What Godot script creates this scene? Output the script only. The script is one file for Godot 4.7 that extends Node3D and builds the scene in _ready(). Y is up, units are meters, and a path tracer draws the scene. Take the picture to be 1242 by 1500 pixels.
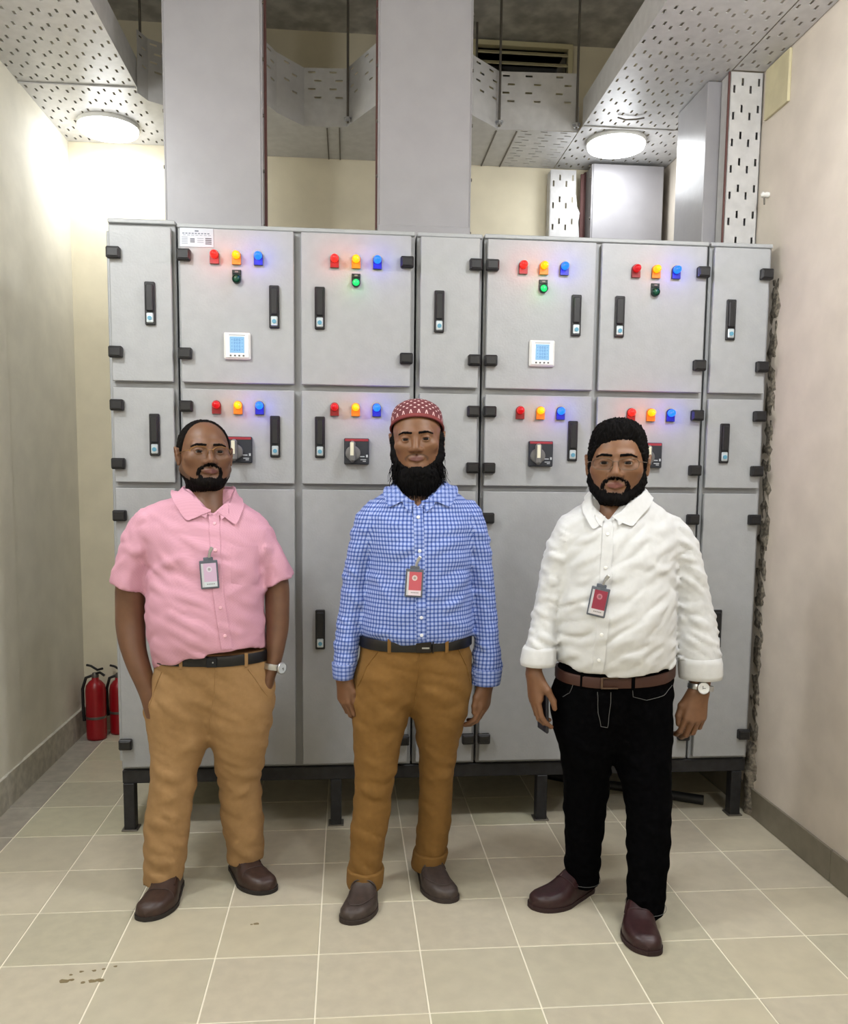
extends Node3D

const TILE := 0.3035          # floor tile pitch with its joint
const WALL_L := -1.445
const WALL_R := 1.72
const BACK := 4.78            # distance of the back wall from the camera's station
const FRONT := -1.7
const CEIL := 3.74
var M := {}
var taken := {}
var back_wall: MeshInstance3D
var noise := FastNoiseLite.new()

# ------------------------------------------------------------------ mesh builder
class MB:
	var v := PackedVector3Array()
	var n := PackedVector3Array()
	var uv := PackedVector2Array()
	var col := PackedColorArray()
	var idx := PackedInt32Array()
	var tint := Color.WHITE
	var use_col := false

	func vert(p: Vector3, nn: Vector3, t := Vector2.ZERO) -> int:
		v.append(p); n.append(nn); uv.append(t); col.append(tint)
		return v.size() - 1

	func tri(a: int, b: int, c: int) -> void:      # counter-clockwise seen from outside
		idx.append(a); idx.append(c); idx.append(b)

	func quad(a: Vector3, b: Vector3, c: Vector3, d: Vector3, uvs = null) -> void:
		var nn := (b - a).cross(c - a)
		if nn.length_squared() < 1e-18:
			nn = (c - a).cross(d - a)
		nn = nn.normalized()
		var u = uvs if uvs != null else [Vector2(0, 1), Vector2(1, 1), Vector2(1, 0), Vector2(0, 0)]
		var i := vert(a, nn, u[0])
		vert(b, nn, u[1]); vert(c, nn, u[2]); vert(d, nn, u[3])
		tri(i, i + 1, i + 2); tri(i, i + 2, i + 3)

	func tri3(a: Vector3, b: Vector3, c: Vector3) -> void:
		var nn := (b - a).cross(c - a).normalized()
		var i := vert(a, nn); vert(b, nn); vert(c, nn)
		tri(i, i + 1, i + 2)

	func box(c: Vector3, s: Vector3, bev := 0.0, bs := Basis.IDENTITY) -> MB:
		var h := s * 0.5
		var b: float = minf(bev, minf(h.x, minf(h.y, h.z)) * 0.9)
		var ax := [Vector3.AXIS_X, Vector3.AXIS_Y, Vector3.AXIS_Z]
		for k in 3:
			var k1 := (k + 1) % 3
			var k2 := (k + 2) % 3
			for sg in [-1.0, 1.0]:
				var q := []
				for e in [[-1, -1], [1, -1], [1, 1], [-1, 1]]:
					var p := Vector3.ZERO
					p[k] = sg * h[k]; p[k1] = e[0] * (h[k1] - b); p[k2] = e[1] * (h[k2] - b)
					q.append(c + bs * p)
				if sg > 0: quad(q[0], q[1], q[2], q[3])
				else: quad(q[3], q[2], q[1], q[0])
			if b > 0.0:
				for s1 in [-1.0, 1.0]:
					for s2 in [-1.0, 1.0]:
						var a0 := Vector3.ZERO; var a1 := Vector3.ZERO; var b0 := Vector3.ZERO; var b1 := Vector3.ZERO
						a0[k] = -(h[k] - b); a1[k] = h[k] - b; b0[k] = a0[k]; b1[k] = a1[k]
						for w in [a0, a1]: pass
						a0[k1] = s1 * h[k1]; a0[k2] = s2 * (h[k2] - b); a1[k1] = a0[k1]; a1[k2] = a0[k2]
						b0[k1] = s1 * (h[k1] - b); b0[k2] = s2 * h[k2]; b1[k1] = b0[k1]; b1[k2] = b0[k2]
						if s1 * s2 < 0: quad(c + bs * a0, c + bs * a1, c + bs * b1, c + bs * b0)
						else: quad(c + bs * b0, c + bs * b1, c + bs * a1, c + bs * a0)
		if b > 0.0:
			for sx in [-1.0, 1.0]:
				for sy in [-1.0, 1.0]:
					for sz in [-1.0, 1.0]:
						var p1 := c + bs * Vector3(sx * h.x, sy * (h.y - b), sz * (h.z - b))
						var p2 := c + bs * Vector3(sx * (h.x - b), sy * h.y, sz * (h.z - b))
						var p3 := c + bs * Vector3(sx * (h.x - b), sy * (h.y - b), sz * h.z)
						if sx * sy * sz > 0: tri3(p1, p2, p3)
						else: tri3(p1, p3, p2)
		return self

	# rows of points; smooth normals; ccw when columns run right and rows run up (seen from outside)
	func grid(rows: Array, wrap := false, uvs = null, cols = null) -> MB:
		var h := rows.size()
		var w: int = rows[0].size()
		var base := v.size()
		var acc := PackedVector3Array(); acc.resize(h * w)
		var cw := w if wrap else w - 1
		for j in h - 1:
			for i in cw:
				var i2 := (i + 1) % w
				var a: Vector3 = rows[j][i]; var b: Vector3 = rows[j][i2]; var c: Vector3 = rows[j + 1][i2]; var d: Vector3 = rows[j + 1][i]
				var nn := (c - a).cross(d - b)
				acc[j * w + i] += nn; acc[j * w + i2] += nn; acc[(j + 1) * w + i] += nn; acc[(j + 1) * w + i2] += nn
		for j in h:
			for i in w:
				v.append(rows[j][i]); n.append(acc[j * w + i].normalized())
				uv.append(uvs[j][i] if uvs != null else Vector2(float(i) / w, float(j) / h))
				col.append(cols[j][i] if cols != null else tint)
		for j in h - 1:
			for i in cw:
				var i2 := (i + 1) % w
				tri(base + j * w + i, base + j * w + i2, base + (j + 1) * w + i2)
				tri(base + j * w + i, base + (j + 1) * w + i2, base + (j + 1) * w + i)
		return self

	func tube(pts: Array, rad, sides := 8, closed := false, caps := true) -> MB:
		var rows := []
		var up := Vector3.UP
		var m := pts.size()
		var t0: Vector3 = (pts[1] - pts[0]).normalized()
		if absf(t0.dot(up)) > 0.9: up = Vector3.RIGHT
		var side: Vector3 = up.cross(t0).normalized()
		for j in m:
			var t: Vector3
			if closed: t = (pts[(j + 1) % m] - pts[(j - 1 + m) % m]).normalized()
			elif j == 0: t = t0
			elif j == m - 1: t = (pts[j] - pts[j - 1]).normalized()
			else: t = (pts[j + 1] - pts[j - 1]).normalized()
			side = (side - t * side.dot(t)).normalized()
			var u2 := t.cross(side)
			var r: float = rad[j] if rad is Array else rad
			var row := []
			for i in sides:
				var a := TAU * i / sides
				row.append(pts[j] + (side * cos(a) + u2 * sin(a)) * r)
			rows.append(row)
		if closed: rows.append(rows[0])
		grid(rows, true)
		if caps and not closed:
			for e in [0, m - 1]:
				var row: Array = rows[e]
				var d: Vector3 = (pts[0] - pts[1]) if e == 0 else (pts[m - 1] - pts[m - 2])
				d = d.normalized()
				var c := vert(pts[e], d)
				var f := v.size()
				for i in sides: vert(row[i], d)
				for i in sides:
					if e == 0: tri(c, f + (i + 1) % sides, f + i)
					else: tri(c, f + i, f + (i + 1) % sides)
		return self

	# profile of Vector2(radius, height) from bottom to top round +y of tr
	func lathe(prof: Array, tr: Transform3D, sides := 20, hard := false) -> MB:
		if hard:
			for k in prof.size() - 1: _ring([prof[k], prof[k + 1]], tr, sides)
		else: _ring(prof, tr, sides)
		return self

	func _ring(prof: Array, tr: Transform3D, sides: int) -> void:
		var rows := []
		for p in prof:
			var row := []
			for i in sides:
				var a := -TAU * i / sides
				row.append(tr * Vector3(p.x * cos(a), p.y, p.x * sin(a)))
			rows.append(row)
		grid(rows, true)

	# flat outline (Vector2, ccw seen from +z of tr) given thickness from z = 0 to z = th
	func prism(poly: PackedVector2Array, th: float, tr: Transform3D) -> MB:
		var ids := Geometry2D.triangulate_polygon(poly)
		for sgn in [0, 1]:
			var nn: Vector3 = tr.basis.z.normalized() * (1.0 if sgn == 1 else -1.0)
			var base := v.size()
			for p in poly: vert(tr * Vector3(p.x, p.y, th * sgn), nn, p)
			for k in range(0, ids.size(), 3):
				var a := poly[ids[k]]; var b := poly[ids[k + 1]]; var c := poly[ids[k + 2]]
				var ccw := (b - a).cross(c - a) > 0
				if ccw == (sgn == 1): tri(base + ids[k], base + ids[k + 1], base + ids[k + 2])
				else: tri(base + ids[k], base + ids[k + 2], base + ids[k + 1])
		var m := poly.size()
		for i in m:
			var a := poly[i]; var b := poly[(i + 1) % m]
			quad(tr * Vector3(a.x, a.y, 0), tr * Vector3(b.x, b.y, 0), tr * Vector3(b.x, b.y, th), tr * Vector3(a.x, a.y, th))
		return self

	func onto(mesh: ArrayMesh, m: Material) -> void:
		if v.is_empty(): return
		var arr := []
		arr.resize(Mesh.ARRAY_MAX)
		arr[Mesh.ARRAY_VERTEX] = v; arr[Mesh.ARRAY_NORMAL] = n; arr[Mesh.ARRAY_TEX_UV] = uv
		if use_col: arr[Mesh.ARRAY_COLOR] = col
		arr[Mesh.ARRAY_INDEX] = idx
		mesh.add_surface_from_arrays(Mesh.PRIMITIVE_TRIANGLES, arr)
		mesh.surface_set_material(mesh.get_surface_count() - 1, m)

func mesh_of(parts: Array) -> ArrayMesh:            # [builder, material, builder, material ...]
	var me := ArrayMesh.new()
	for k in range(0, parts.size(), 2): parts[k].onto(me, parts[k + 1])
	return me

func numbered(called: String) -> String:
	var k: int = taken.get(called, 0)
	taken[called] = k + 1
	return called if k == 0 else "%s_%03d" % [called, k]

func part(called: String, what, parent: Node3D, at := Vector3.ZERO, m: Material = null) -> MeshInstance3D:
	var o := MeshInstance3D.new()
	o.name = numbered(called) if parent == self else called
	o.mesh = what if what is ArrayMesh else mesh_of([what, m])
	o.position = at
	parent.add_child(o, true)
	return o

func tag(o: Node3D, label: String, category := "", group := "", kind := "") -> Node3D:
	o.set_meta("label", label)
	if category: o.set_meta("category", category)
	if group: o.set_meta("group", group)
	if kind: o.set_meta("kind", kind)
	return o

func thing(called: String, label: String, category: String, at := Vector3.ZERO, group := "") -> Node3D:
	var o := Node3D.new()
	o.name = numbered(called); o.position = at
	add_child(o)
	tag(o, label, category, group)
	return o

func structure(called: String, b: MB, m: Material, label: String) -> MeshInstance3D:
	var o := part(called, b, self, Vector3.ZERO, m)
	tag(o, label, "", "", "structure")
	return o

func W(x: float, y: float, far: float) -> Vector3:   # a point of the room: right, up, distance into the room
	return Vector3(x, y, -far)

# ------------------------------------------------------------------ materials
func mat(c: Color, rough := 0.6, metal := 0.0) -> StandardMaterial3D:
	var m := StandardMaterial3D.new()
	m.albedo_color = c; m.roughness = rough; m.metallic = metal
	return m

func C(r: int, g: int, b: int) -> Color:
	return Color8(r, g, b)

func glow(c: Color, e: float, base := Color(0.8, 0.8, 0.8)) -> StandardMaterial3D:
	var m := mat(base, 0.3)
	m.emission_enabled = true; m.emission = c; m.emission_energy_multiplier = e
	return m

func noise_tex(freq: float, lo: Color, hi: Color, size := 512, sd := 1, oct := 4) -> NoiseTexture2D:
	var f := FastNoiseLite.new()
	f.seed = sd; f.frequency = freq; f.noise_type = FastNoiseLite.TYPE_SIMPLEX; f.fractal_octaves = oct
	var t := NoiseTexture2D.new()
	t.width = size; t.height = size; t.seamless = true; t.noise = f
	var g := Gradient.new()
	g.offsets = PackedFloat32Array([0.15, 0.85]); g.colors = PackedColorArray([lo, hi])
	t.color_ramp = g
	return t

func noise_normal(freq: float, strength: float, size := 256, sd := 5) -> NoiseTexture2D:
	var f := FastNoiseLite.new()
	f.seed = sd; f.frequency = freq; f.noise_type = FastNoiseLite.TYPE_SIMPLEX; f.fractal_octaves = 3
	var t := NoiseTexture2D.new()
	t.width = size; t.height = size; t.seamless = true; t.noise = f; t.as_normal_map = true; t.bump_strength = strength
	return t

func mottled(c: Color, rough: float, spread: float, scale_: float, sd := 1, bump := 0.0, bump_tex: Texture2D = null) -> StandardMaterial3D:
	var m := mat(c, rough)
	var lo := Color(1.0 - spread, 1.0 - spread, 1.0 - spread)
	m.albedo_texture = noise_tex(0.012, lo, Color.WHITE, 512, sd)
	m.uv1_triplanar = true; m.uv1_world_triplanar = true; m.uv1_scale = Vector3.ONE * scale_
	if bump > 0.0:
		m.normal_enabled = true; m.normal_texture = bump_tex; m.normal_scale = bump
	return m

func make_materials() -> void:
	var fine := noise_normal(0.06, 3.0)
	M.wall_left = mottled(C(234, 229, 214), 0.8, 0.035, 0.6, 3, 0.04, fine)
	M.wall_right = mottled(C(215, 205, 191), 0.8, 0.04, 0.6, 4, 0.04, fine)
	M.wall_back = mottled(C(224, 215, 190), 0.8, 0.03, 0.6, 8, 0.04, fine)
	M.ceiling = mottled(C(216, 212, 202), 0.9, 0.2, 0.9, 9)
	M.skirt = mottled(C(128, 121, 105), 0.4, 0.08, 1.5, 11)
	M.skirt_left = mottled(C(204, 198, 184), 0.6, 0.13, 2.2, 12)
	M.grout = mat(C(238, 232, 214), 0.85)
	M.tiles = []
	var tones := [C(195, 187, 164), C(191, 184, 163), C(198, 190, 169), C(190, 185, 160), C(193, 185, 165), C(186, 180, 158)]
	for k in tones.size():
		M.tiles.append(mottled(tones[k], 0.34, 0.04, 1.3 + 0.2 * k, 20 + k))
	M.tile_border = mottled(C(168, 161, 148), 0.4, 0.1, 1.7, 31)
	M.cab = mottled(C(164, 166, 168), 0.42, 0.025, 2.0, 41, 0.08, noise_normal(0.15, 2.0, 256, 9))
	M.cab_body = mat(C(154, 156, 158), 0.45)
	M.duct = mottled(C(150, 148, 151), 0.36, 0.025, 0.9, 43, 0.03, fine)
	M.tray = mottled(C(196, 195, 194), 0.4, 0.05, 2.0, 45)
	M.primer = mat(C(92, 58, 54), 0.7)
	M.black = mat(C(22, 22, 24), 0.42)
	M.frame_black = mottled(C(34, 34, 38), 0.5, 0.3, 3.0, 47)
	M.steel = mat(C(190, 192, 195), 0.28, 0.9)
	M.dull_steel = mat(C(110, 105, 98), 0.5, 0.7)
	M.white_plastic = mat(C(226, 226, 222), 0.4)
	M.lens_glow = glow(Color(1.0, 1.0, 1.0), 3.0)
	M.label_blue = mat(C(150, 195, 215), 0.35)

# ------------------------------------------------------------------ the room
func build_room() -> void:
	var th := 0.2
	var mid := (BACK + FRONT) * 0.5
	var run := BACK - FRONT
	# floor: grout bed with every tile laid on it
	var fl := structure("floor", MB.new().box(W(0.13, -0.052, mid), Vector3(3.9, 0.1, run + 0.4)), M.grout, "beige ceramic floor tiles with pale grout joints")
	var rng := RandomNumberGenerator.new(); rng.seed = 11
	var gap := 0.0045
	var ox := -0.9928
	var oz := 4.2526
	var shared := {}
	for j in range(-2, 24):
		var z1 := oz - j * TILE + TILE          # far edge
		var z0 := z1 - TILE
		if z0 > BACK or z1 < FRONT: continue
		for i in range(-2, 9):
			var x0 := ox + i * TILE
			var x1 := x0 + TILE
			if x1 < WALL_L - 0.02 or x0 > WALL_R: continue
			var a := maxf(x0 + gap * 0.5, WALL_L - 0.03); var b := minf(x1 - gap * 0.5, WALL_R)
			var c := maxf(z0 + gap * 0.5, FRONT); var d := minf(z1 - gap * 0.5, BACK)
			if b - a < 0.01 or d - c < 0.01: continue
			var key := "%d_%d" % [roundi((b - a) * 1000), roundi((d - c) * 1000)]
			var border := i == -2
			var m: Material = M.tile_border if border else M.tiles[rng.randi() % M.tiles.size()]
			if not shared.has(key): shared[key] = MB.new().box(Vector3.ZERO, Vector3(b - a, 0.008, d - c), 0.0012)
			var t := part("tile", shared[key], fl, W((a + b) * 0.5, -0.004 + rng.randf_range(-0.0004, 0.0003), (c + d) * 0.5), m)
	# scuffed dirt: small flat crumbs of mud trodden on the tiles
	var dirt := mat(C(128, 114, 84), 0.9)
	var db := MB.new()
	for s in [[-0.79, 2.345, 0.015], [-0.77, 2.35, 0.009], [-0.71, 2.34, 0.013], [-0.735, 2.335, 0.008], [-0.69, 2.343, 0.014], [-0.755, 2.39, 0.007], [-0.72, 2.392, 0.008], [-0.695, 2.398, 0.007], [-0.78, 2.375, 0.006], [-0.665, 2.41, 0.006], [-0.285, 2.62, 0.010], [-0.3, 2.617, 0.005]]:
		var poly := PackedVector2Array()
		for k in 9:
			var r: float = s[2] * rng.randf_range(0.55, 1.0)
			poly.append(Vector2(cos(TAU * k / 9) * r * 1.15, sin(TAU * k / 9) * r * 0.8))
		db.prism(poly, 0.0006, Transform3D(Basis(Vector3.RIGHT, -PI / 2), W(s[0], 0.0, s[1])))
	var dm := part("dirt_mark", db, fl, Vector3.ZERO, dirt)
	dm.set_meta("kind", "stuff")
	# walls, ceiling
	# the back wall, with an opening into the unseen duct that darkens the grille
	var wb := MB.new()
	var w0 := 0.13 - 1.95; var w1 := 0.13 + 1.95; var top := CEIL + 0.2
	for r in [[w0, 0.69, -0.2, top], [1.17, w1, -0.2, top], [0.69, 1.17, -0.2, 3.49], [0.69, 1.17, 3.71, top]]:
		wb.box(W((r[0] + r[1]) * 0.5, (r[2] + r[3]) * 0.5, BACK + th * 0.5), Vector3(r[1] - r[0], r[3] - r[2], th))
	back_wall = structure("wall_back", wb, M.wall_back, "cream painted back wall behind the switchboard")
	var wl := MB.new().box(W(WALL_L - th * 0.5, CEIL * 0.5, (BACK + 3.84) * 0.5 + 0.1), Vector3(th, CEIL + 0.4, BACK - 3.84 + 0.2))
	wl.box(W(WALL_L + 0.005 - th * 0.5, CEIL * 0.5, (3.85 + FRONT) * 0.5 - 0.1), Vector3(th, CEIL + 0.4, 3.85 - FRONT + 0.2))
	structure("wall_left", wl, M.wall_left, "cream painted left wall with a shallow plaster step")
	structure("wall_right", MB.new().box(W(WALL_R + th * 0.5, CEIL * 0.5, mid), Vector3(th, CEIL + 0.4, run + 0.4)), M.wall_right, "beige painted right wall")
	structure("wall_front", MB.new().box(W(0.13, CEIL * 0.5, FRONT - th * 0.5), Vector3(3.9, CEIL + 0.4, th)), M.wall_back, "plain wall behind the photographer")
	structure("ceiling", MB.new().box(W(0.13, CEIL + th * 0.5, mid), Vector3(3.9, th, run + 0.4)), M.ceiling, "rough grey concrete ceiling above the cable trays")
	# skirting tiles
	var br := structure("baseboard_right", MB.new().box(W(WALL_R, 0.057, mid), Vector3(0.012, 0.112, run)), M.grout, "olive grey skirting tiles along the right wall")
	var z := 2.768 - TILE * 2 * 7
	while z < BACK:
		var e := minf(z + TILE * 2, BACK)
		if e > FRONT: part("skirting_tile", MB.new().box(Vector3.ZERO, Vector3(0.02, 0.118, e - maxf(z, FRONT) - 0.004), 0.001), br, W(WALL_R, 0.06, (maxf(z, FRONT) + e) * 0.5), M.skirt)
		z += TILE * 2
	var bl := structure("baseboard_left", MB.new().box(W(WALL_L, 0.06, mid), Vector3(0.02, 0.12, run)), M.grout, "dusty grey skirting tiles along the left wall")
	z = 4.25 - TILE * 2 * 10
	while z < BACK:
		var e := minf(z + TILE * 2, BACK)
		if e > FRONT:
			var s := maxf(z, FRONT)
			var off := 0.0 if (s + e) * 0.5 > 3.84 else 0.004
			part("skirting_tile", MB.new().box(Vector3.ZERO, Vector3(0.03, 0.145, e - s - 0.003), 0.001), bl, W(WALL_L + off, 0.072, (s + e) * 0.5), M.skirt_left)
		z += TILE * 2
	# cover plate high on the right wall
	var pl := thing("wall_panel", "cream painted cover plate high on right wall under the tray", "panel", W(WALL_R, 2.9, 3.46))
	part("plate", MB.new().box(Vector3(-0.006, 0.095, 0.0), Vector3(0.012, 0.2, 0.19), 0.002), pl, Vector3.ZERO, mottled(C(205, 196, 160), 0.7, 0.06, 1.0, 17))

func lamp(x: float, y: float, far: float, label: String, drop: float, power: float, share: float) -> void:
	var t := thing("ceiling_light", label, "ceiling light", W(x, y, far), "round surface lights under the trays")
	var up := Transform3D(Basis.IDENTITY, Vector3.ZERO)
	part("housing", MB.new().lathe([Vector2(0.0, drop), Vector2(0.146, drop), Vector2(0.146, 0.022), Vector2(0.14, 0.022)], up, 48, true), t, Vector3.ZERO, M.white_plastic)
	part("diffuser", MB.new().lathe([Vector2(0.0, 0.0), Vector2(0.132, 0.0), Vector2(0.139, 0.003), Vector2(0.142, 0.01), Vector2(0.1425, 0.022)], Transform3D(Basis(Vector3.RIGHT, 0.0), Vector3.ZERO), 48), t, Vector3.ZERO, M.lens_glow)
	var a := AreaLight3D.new()
	a.name = "lamp_light"
	a.area_size = Vector2(0.24, 0.24)
	a.light_energy = power; a.light_color = Color(0.97, 0.985, 1.0)
	a.shadow_enabled = true; a.area_range = 12.0
	a.rotation.x = -PI / 2
	a.position.y = -0.004
	t.add_child(a)
	var o := OmniLight3D.new()           # unseen point light below the diffuser, brightens walls and tray undersides
	o.name = "unseen_side_light"
	o.light_energy = power * share; o.light_color = a.light_color; o.light_size = 0.1
	o.omni_range = 12.0; o.omni_attenuation = 2.0; o.shadow_enabled = true
	o.position.y = -0.12
	t.add_child(o)

# ------------------------------------------------------------------ perforated sheet
# sheet in the plane of ax (across) and al (along) from o; slots run along al
func perf(b: MB, o: Vector3, ax: Vector3, al: Vector3, wid: float, lon: float, phase := 0.0, du := 0.0335, dv := 0.11, sw := 0.0098, sl := 0.029, plain_u := 0.0) -> void:
	var nu := maxi(1, roundi((wid - plain_u * 2) / du))
	var nv := maxi(1, roundi(lon / dv))
	var cu := (wid - plain_u * 2) / nu
	var cv := lon / nv
	var th := ax.cross(al) * 0.0025
	if plain_u > 0.0:
		for u0 in [0.0, wid - plain_u]:
			b.quad(o + ax * u0, o + ax * (u0 + plain_u), o + ax * (u0 + plain_u) + al * lon, o + ax * u0 + al * lon)
	for i in nu:
		for j in nv:
			var u := plain_u + i * cu; var vv := j * cv
			var c := vv + cv * (0.36 if i % 2 == 0 else 0.64)
			var a0 := u + cu * 0.5 - sw * 0.5; var a1 := a0 + sw
			var c0 := c - sl * 0.5; var c1 := c + sl * 0.5
			var P := func(x: float, y: float) -> Vector3: return o + ax * x + al * y
			var q00: Vector3 = P.call(u, vv); var q10: Vector3 = P.call(u + cu, vv); var q11: Vector3 = P.call(u + cu, vv + cv); var q01: Vector3 = P.call(u, vv + cv)
			var h00: Vector3 = P.call(a0, c0); var h10: Vector3 = P.call(a1, c0); var h11: Vector3 = P.call(a1, c1); var h01: Vector3 = P.call(a0, c1)
			b.quad(q00, q10, h10, h00); b.quad(q10, q11, h11, h10); b.quad(q11, q01, h01, h11); b.quad(q01, q00, h00, h01)
			b.quad(h00, h10, h10 - th, h00 - th); b.quad(h10, h11, h11 - th, h10 - th); b.quad(h11, h01, h01 - th, h11 - th); b.quad(h01, h00, h00 - th, h01 - th)

func build_trays() -> void:
	var H := 3.10
	# right tray
	var t := thing("cable_tray", "wide perforated grey cable tray along the right wall", "cable tray", W(1.12, H, 4.2), "perforated cable trays under the ceiling")
	for s in [[1.12, 1.575, -0.9, 1.6], [1.12, 1.575, 1.603, 4.196], [1.58, 1.715, -0.9, 1.6], [1.58, 1.715, 1.603, 3.58], [1.12, 1.715, 4.2, 4.775]]:
		var b := MB.new()
		perf(b, W(s[1], H, s[2]) - t.position, Vector3.LEFT, Vector3(0, 0, -1), s[1] - s[0], s[3] - s[2])
		part("tray_sheet", b, t, Vector3.ZERO, M.tray)
	var rail := MB.new()
	rail.box(W(1.12, H + 0.06, 1.65) - t.position, Vector3(0.003, 0.125, 5.1))
	rail.box(W(1.127, H + 0.121, 1.65) - t.position, Vector3(0.014, 0.003, 5.1))
	part("side_rail", rail, t, Vector3.ZERO, M.tray)
	part("splice_wire", MB.new().tube([Vector3(0.13, -0.008, 0.13), Vector3(0.17, -0.012, 0.12), Vector3(0.22, -0.01, 0.125), Vector3(0.25, -0.012, 0.15)], 0.004, 6), t, Vector3.ZERO, M.dull_steel)
	part("joint_strip", MB.new().box(Vector3(0.225, -0.004, 0.0), Vector3(0.45, 0.005, 0.012), 0.001), t, Vector3.ZERO, M.tray)
	# left tray
	var HL := 3.13
	t = thing("cable_tray", "perforated grey cable tray along the left wall", "cable tray", W(-1.45, HL, 4.1), "perforated cable trays under the ceiling")
	for s in [[-1.455, -0.935, -0.9, 1.6], [-1.455, -0.935, 1.603, 4.098], [-1.445, -0.935, 4.104, 4.775]]:
		var b := MB.new()
		perf(b, W(s[1], HL, s[2]) - t.position, Vector3.LEFT, Vector3(0, 0, -1), s[1] - s[0], s[3] - s[2])
		part("tray_sheet", b, t, Vector3.ZERO, M.tray)
	rail = MB.new()
	rail.box(W(-0.935, HL + 0.06, 1.6) - t.position, Vector3(0.003, 0.125, 5.0))
	rail.box(W(-0.942, HL + 0.121, 1.6) - t.position, Vector3(0.014, 0.003, 5.0))
	part("side_rail", rail, t, Vector3.ZERO, M.tray)
	part("joint_strip", MB.new().box(Vector3(0.255, -0.004, 0.0), Vector3(0.51, 0.005, 0.012), 0.001), t, Vector3.ZERO, M.tray)
	# tray across the back, flaring out to the two tall ducts
	t = thing("cable_tray", "perforated cable tray across the back wall between tall ducts", "cable tray", W(0.1, H, 4.5), "perforated cable trays under the ceiling")
	var edge := [Vector2(-0.93, 4.08), Vector2(-0.9, 4.16), Vector2(-0.84, 4.2), Vector2(-0.78, 4.16), Vector2(-0.74, 4.02), Vector2(-0.42, 4.02), Vector2(-0.33, 4.22), Vector2(-0.21, 4.36), Vector2(-0.005, 4.345), Vector2(0.13, 4.08), Vector2(0.52, 4.03), Vector2(0.585, 4.15), Vector2(0.73, 4.29), Vector2(0.82, 4.285), Vector2(1.118, 4.27)]
	var plainb := MB.new()
	for k in edge.size() - 1:
		var e0: Vector2 = edge[k]; var e1: Vector2 = edge[k + 1]
		var a := W(e0.x, H, e0.y) - t.position; var b2 := W(e1.x, H, e1.y) - t.position
		var fa := W(e0.x, H, 4.775) - t.position; var fb := W(e1.x, H, 4.775) - t.position
		if k < edge.size() - 2:
			plainb.quad(a, fa, fb, b2)
		var len := (b2 - a).length()
		var dir := (b2 - a) / len
		# lip: plain foot, slotted band above
		var lp := MB.new()
		lp.quad(a, b2, b2 + Vector3(0, 0.115, 0), a + Vector3(0, 0.115, 0))
		lp.quad(b2 + Vector3(0, 0.115, 0), a + Vector3(0, 0.115, 0), a + Vector3(0, 0.115, 0) - Vector3(0, 0, 0.012), b2 + Vector3(0, 0.115, 0) - Vector3(0, 0, 0.012))
		part("tray_lip", lp, t, Vector3.ZERO, M.tray)
		var up := MB.new()
		perf(up, a + Vector3(0, 0.118, -0.012), Vector3.UP, -dir, 0.155, -len if false else len, 0.0) if false else perf(up, b2 + Vector3(0, 0.118, -0.012), Vector3.UP, -dir, 0.155, len, 0.0, 0.039, 0.125, 0.009, 0.034)
		part("slotted_band", up, t, Vector3.ZERO, M.tray)
	part("tray_floor", plainb, t, Vector3.ZERO, M.tray)
	var pf := MB.new()
	perf(pf, W(0.82, H, 4.28) - t.position, Vector3(0, 0, -1), Vector3.RIGHT, 0.495, 0.296, 0.0, 0.036, 0.1, 0.009, 0.034)
	var pq := MB.new()
	part("tray_sheet", pf, t, Vector3.ZERO, M.tray)
	for x in [[-0.04, 4.36], [-0.1, 4.37], [0.72, 4.3], [0.82, 4.3]]:
		part("joint_strip", MB.new().box(W(x[0], H - 0.002, (x[1] + 4.775) * 0.5) - t.position, Vector3(0.006, 0.004, 4.775 - x[1])), t, Vector3.ZERO, M.dull_steel)
	# hanging rods
	for r in [[-0.93, 4.16, 3.13, "threaded rod holding the left wall cable tray"], [0.0, 4.3, 3.1, "threaded rod hanging between the two tall ducts"], [0.725, 4.255, 3.1, "threaded rod just right of the second tall duct"], [1.1, 4.24, 3.1, "threaded rod at the corner of right wall tray"], [0.66, 4.6, 3.2, "thin rod in front of the left end of the vent grille"]]:
		var o := thing("threaded_rod", r[3], "rod", W(r[0], r[2], r[1]), "threaded hanger rods")
		part("rod", MB.new().tube([Vector3(0, 0.0, 0), Vector3(0, CEIL - r[2], 0)], 0.006, 8), o, Vector3.ZERO, M.dull_steel)
		part("nut", MB.new().lathe([Vector2(0.0, -0.014), Vector2(0.014, -0.014), Vector2(0.014, 0.0), Vector2(0.006, 0.0)], Transform3D(Basis.IDENTITY, Vector3(0, 0.02, 0)), 6, true), o, Vector3.ZERO, M.steel)
		part("washer", MB.new().lathe([Vector2(0.0, 0.02), Vector2(0.02, 0.02), Vector2(0.02, 0.023), Vector2(0.006, 0.023)], Transform3D(Basis.IDENTITY, Vector3.ZERO), 14, true), o, Vector3.ZERO, M.steel)

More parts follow.
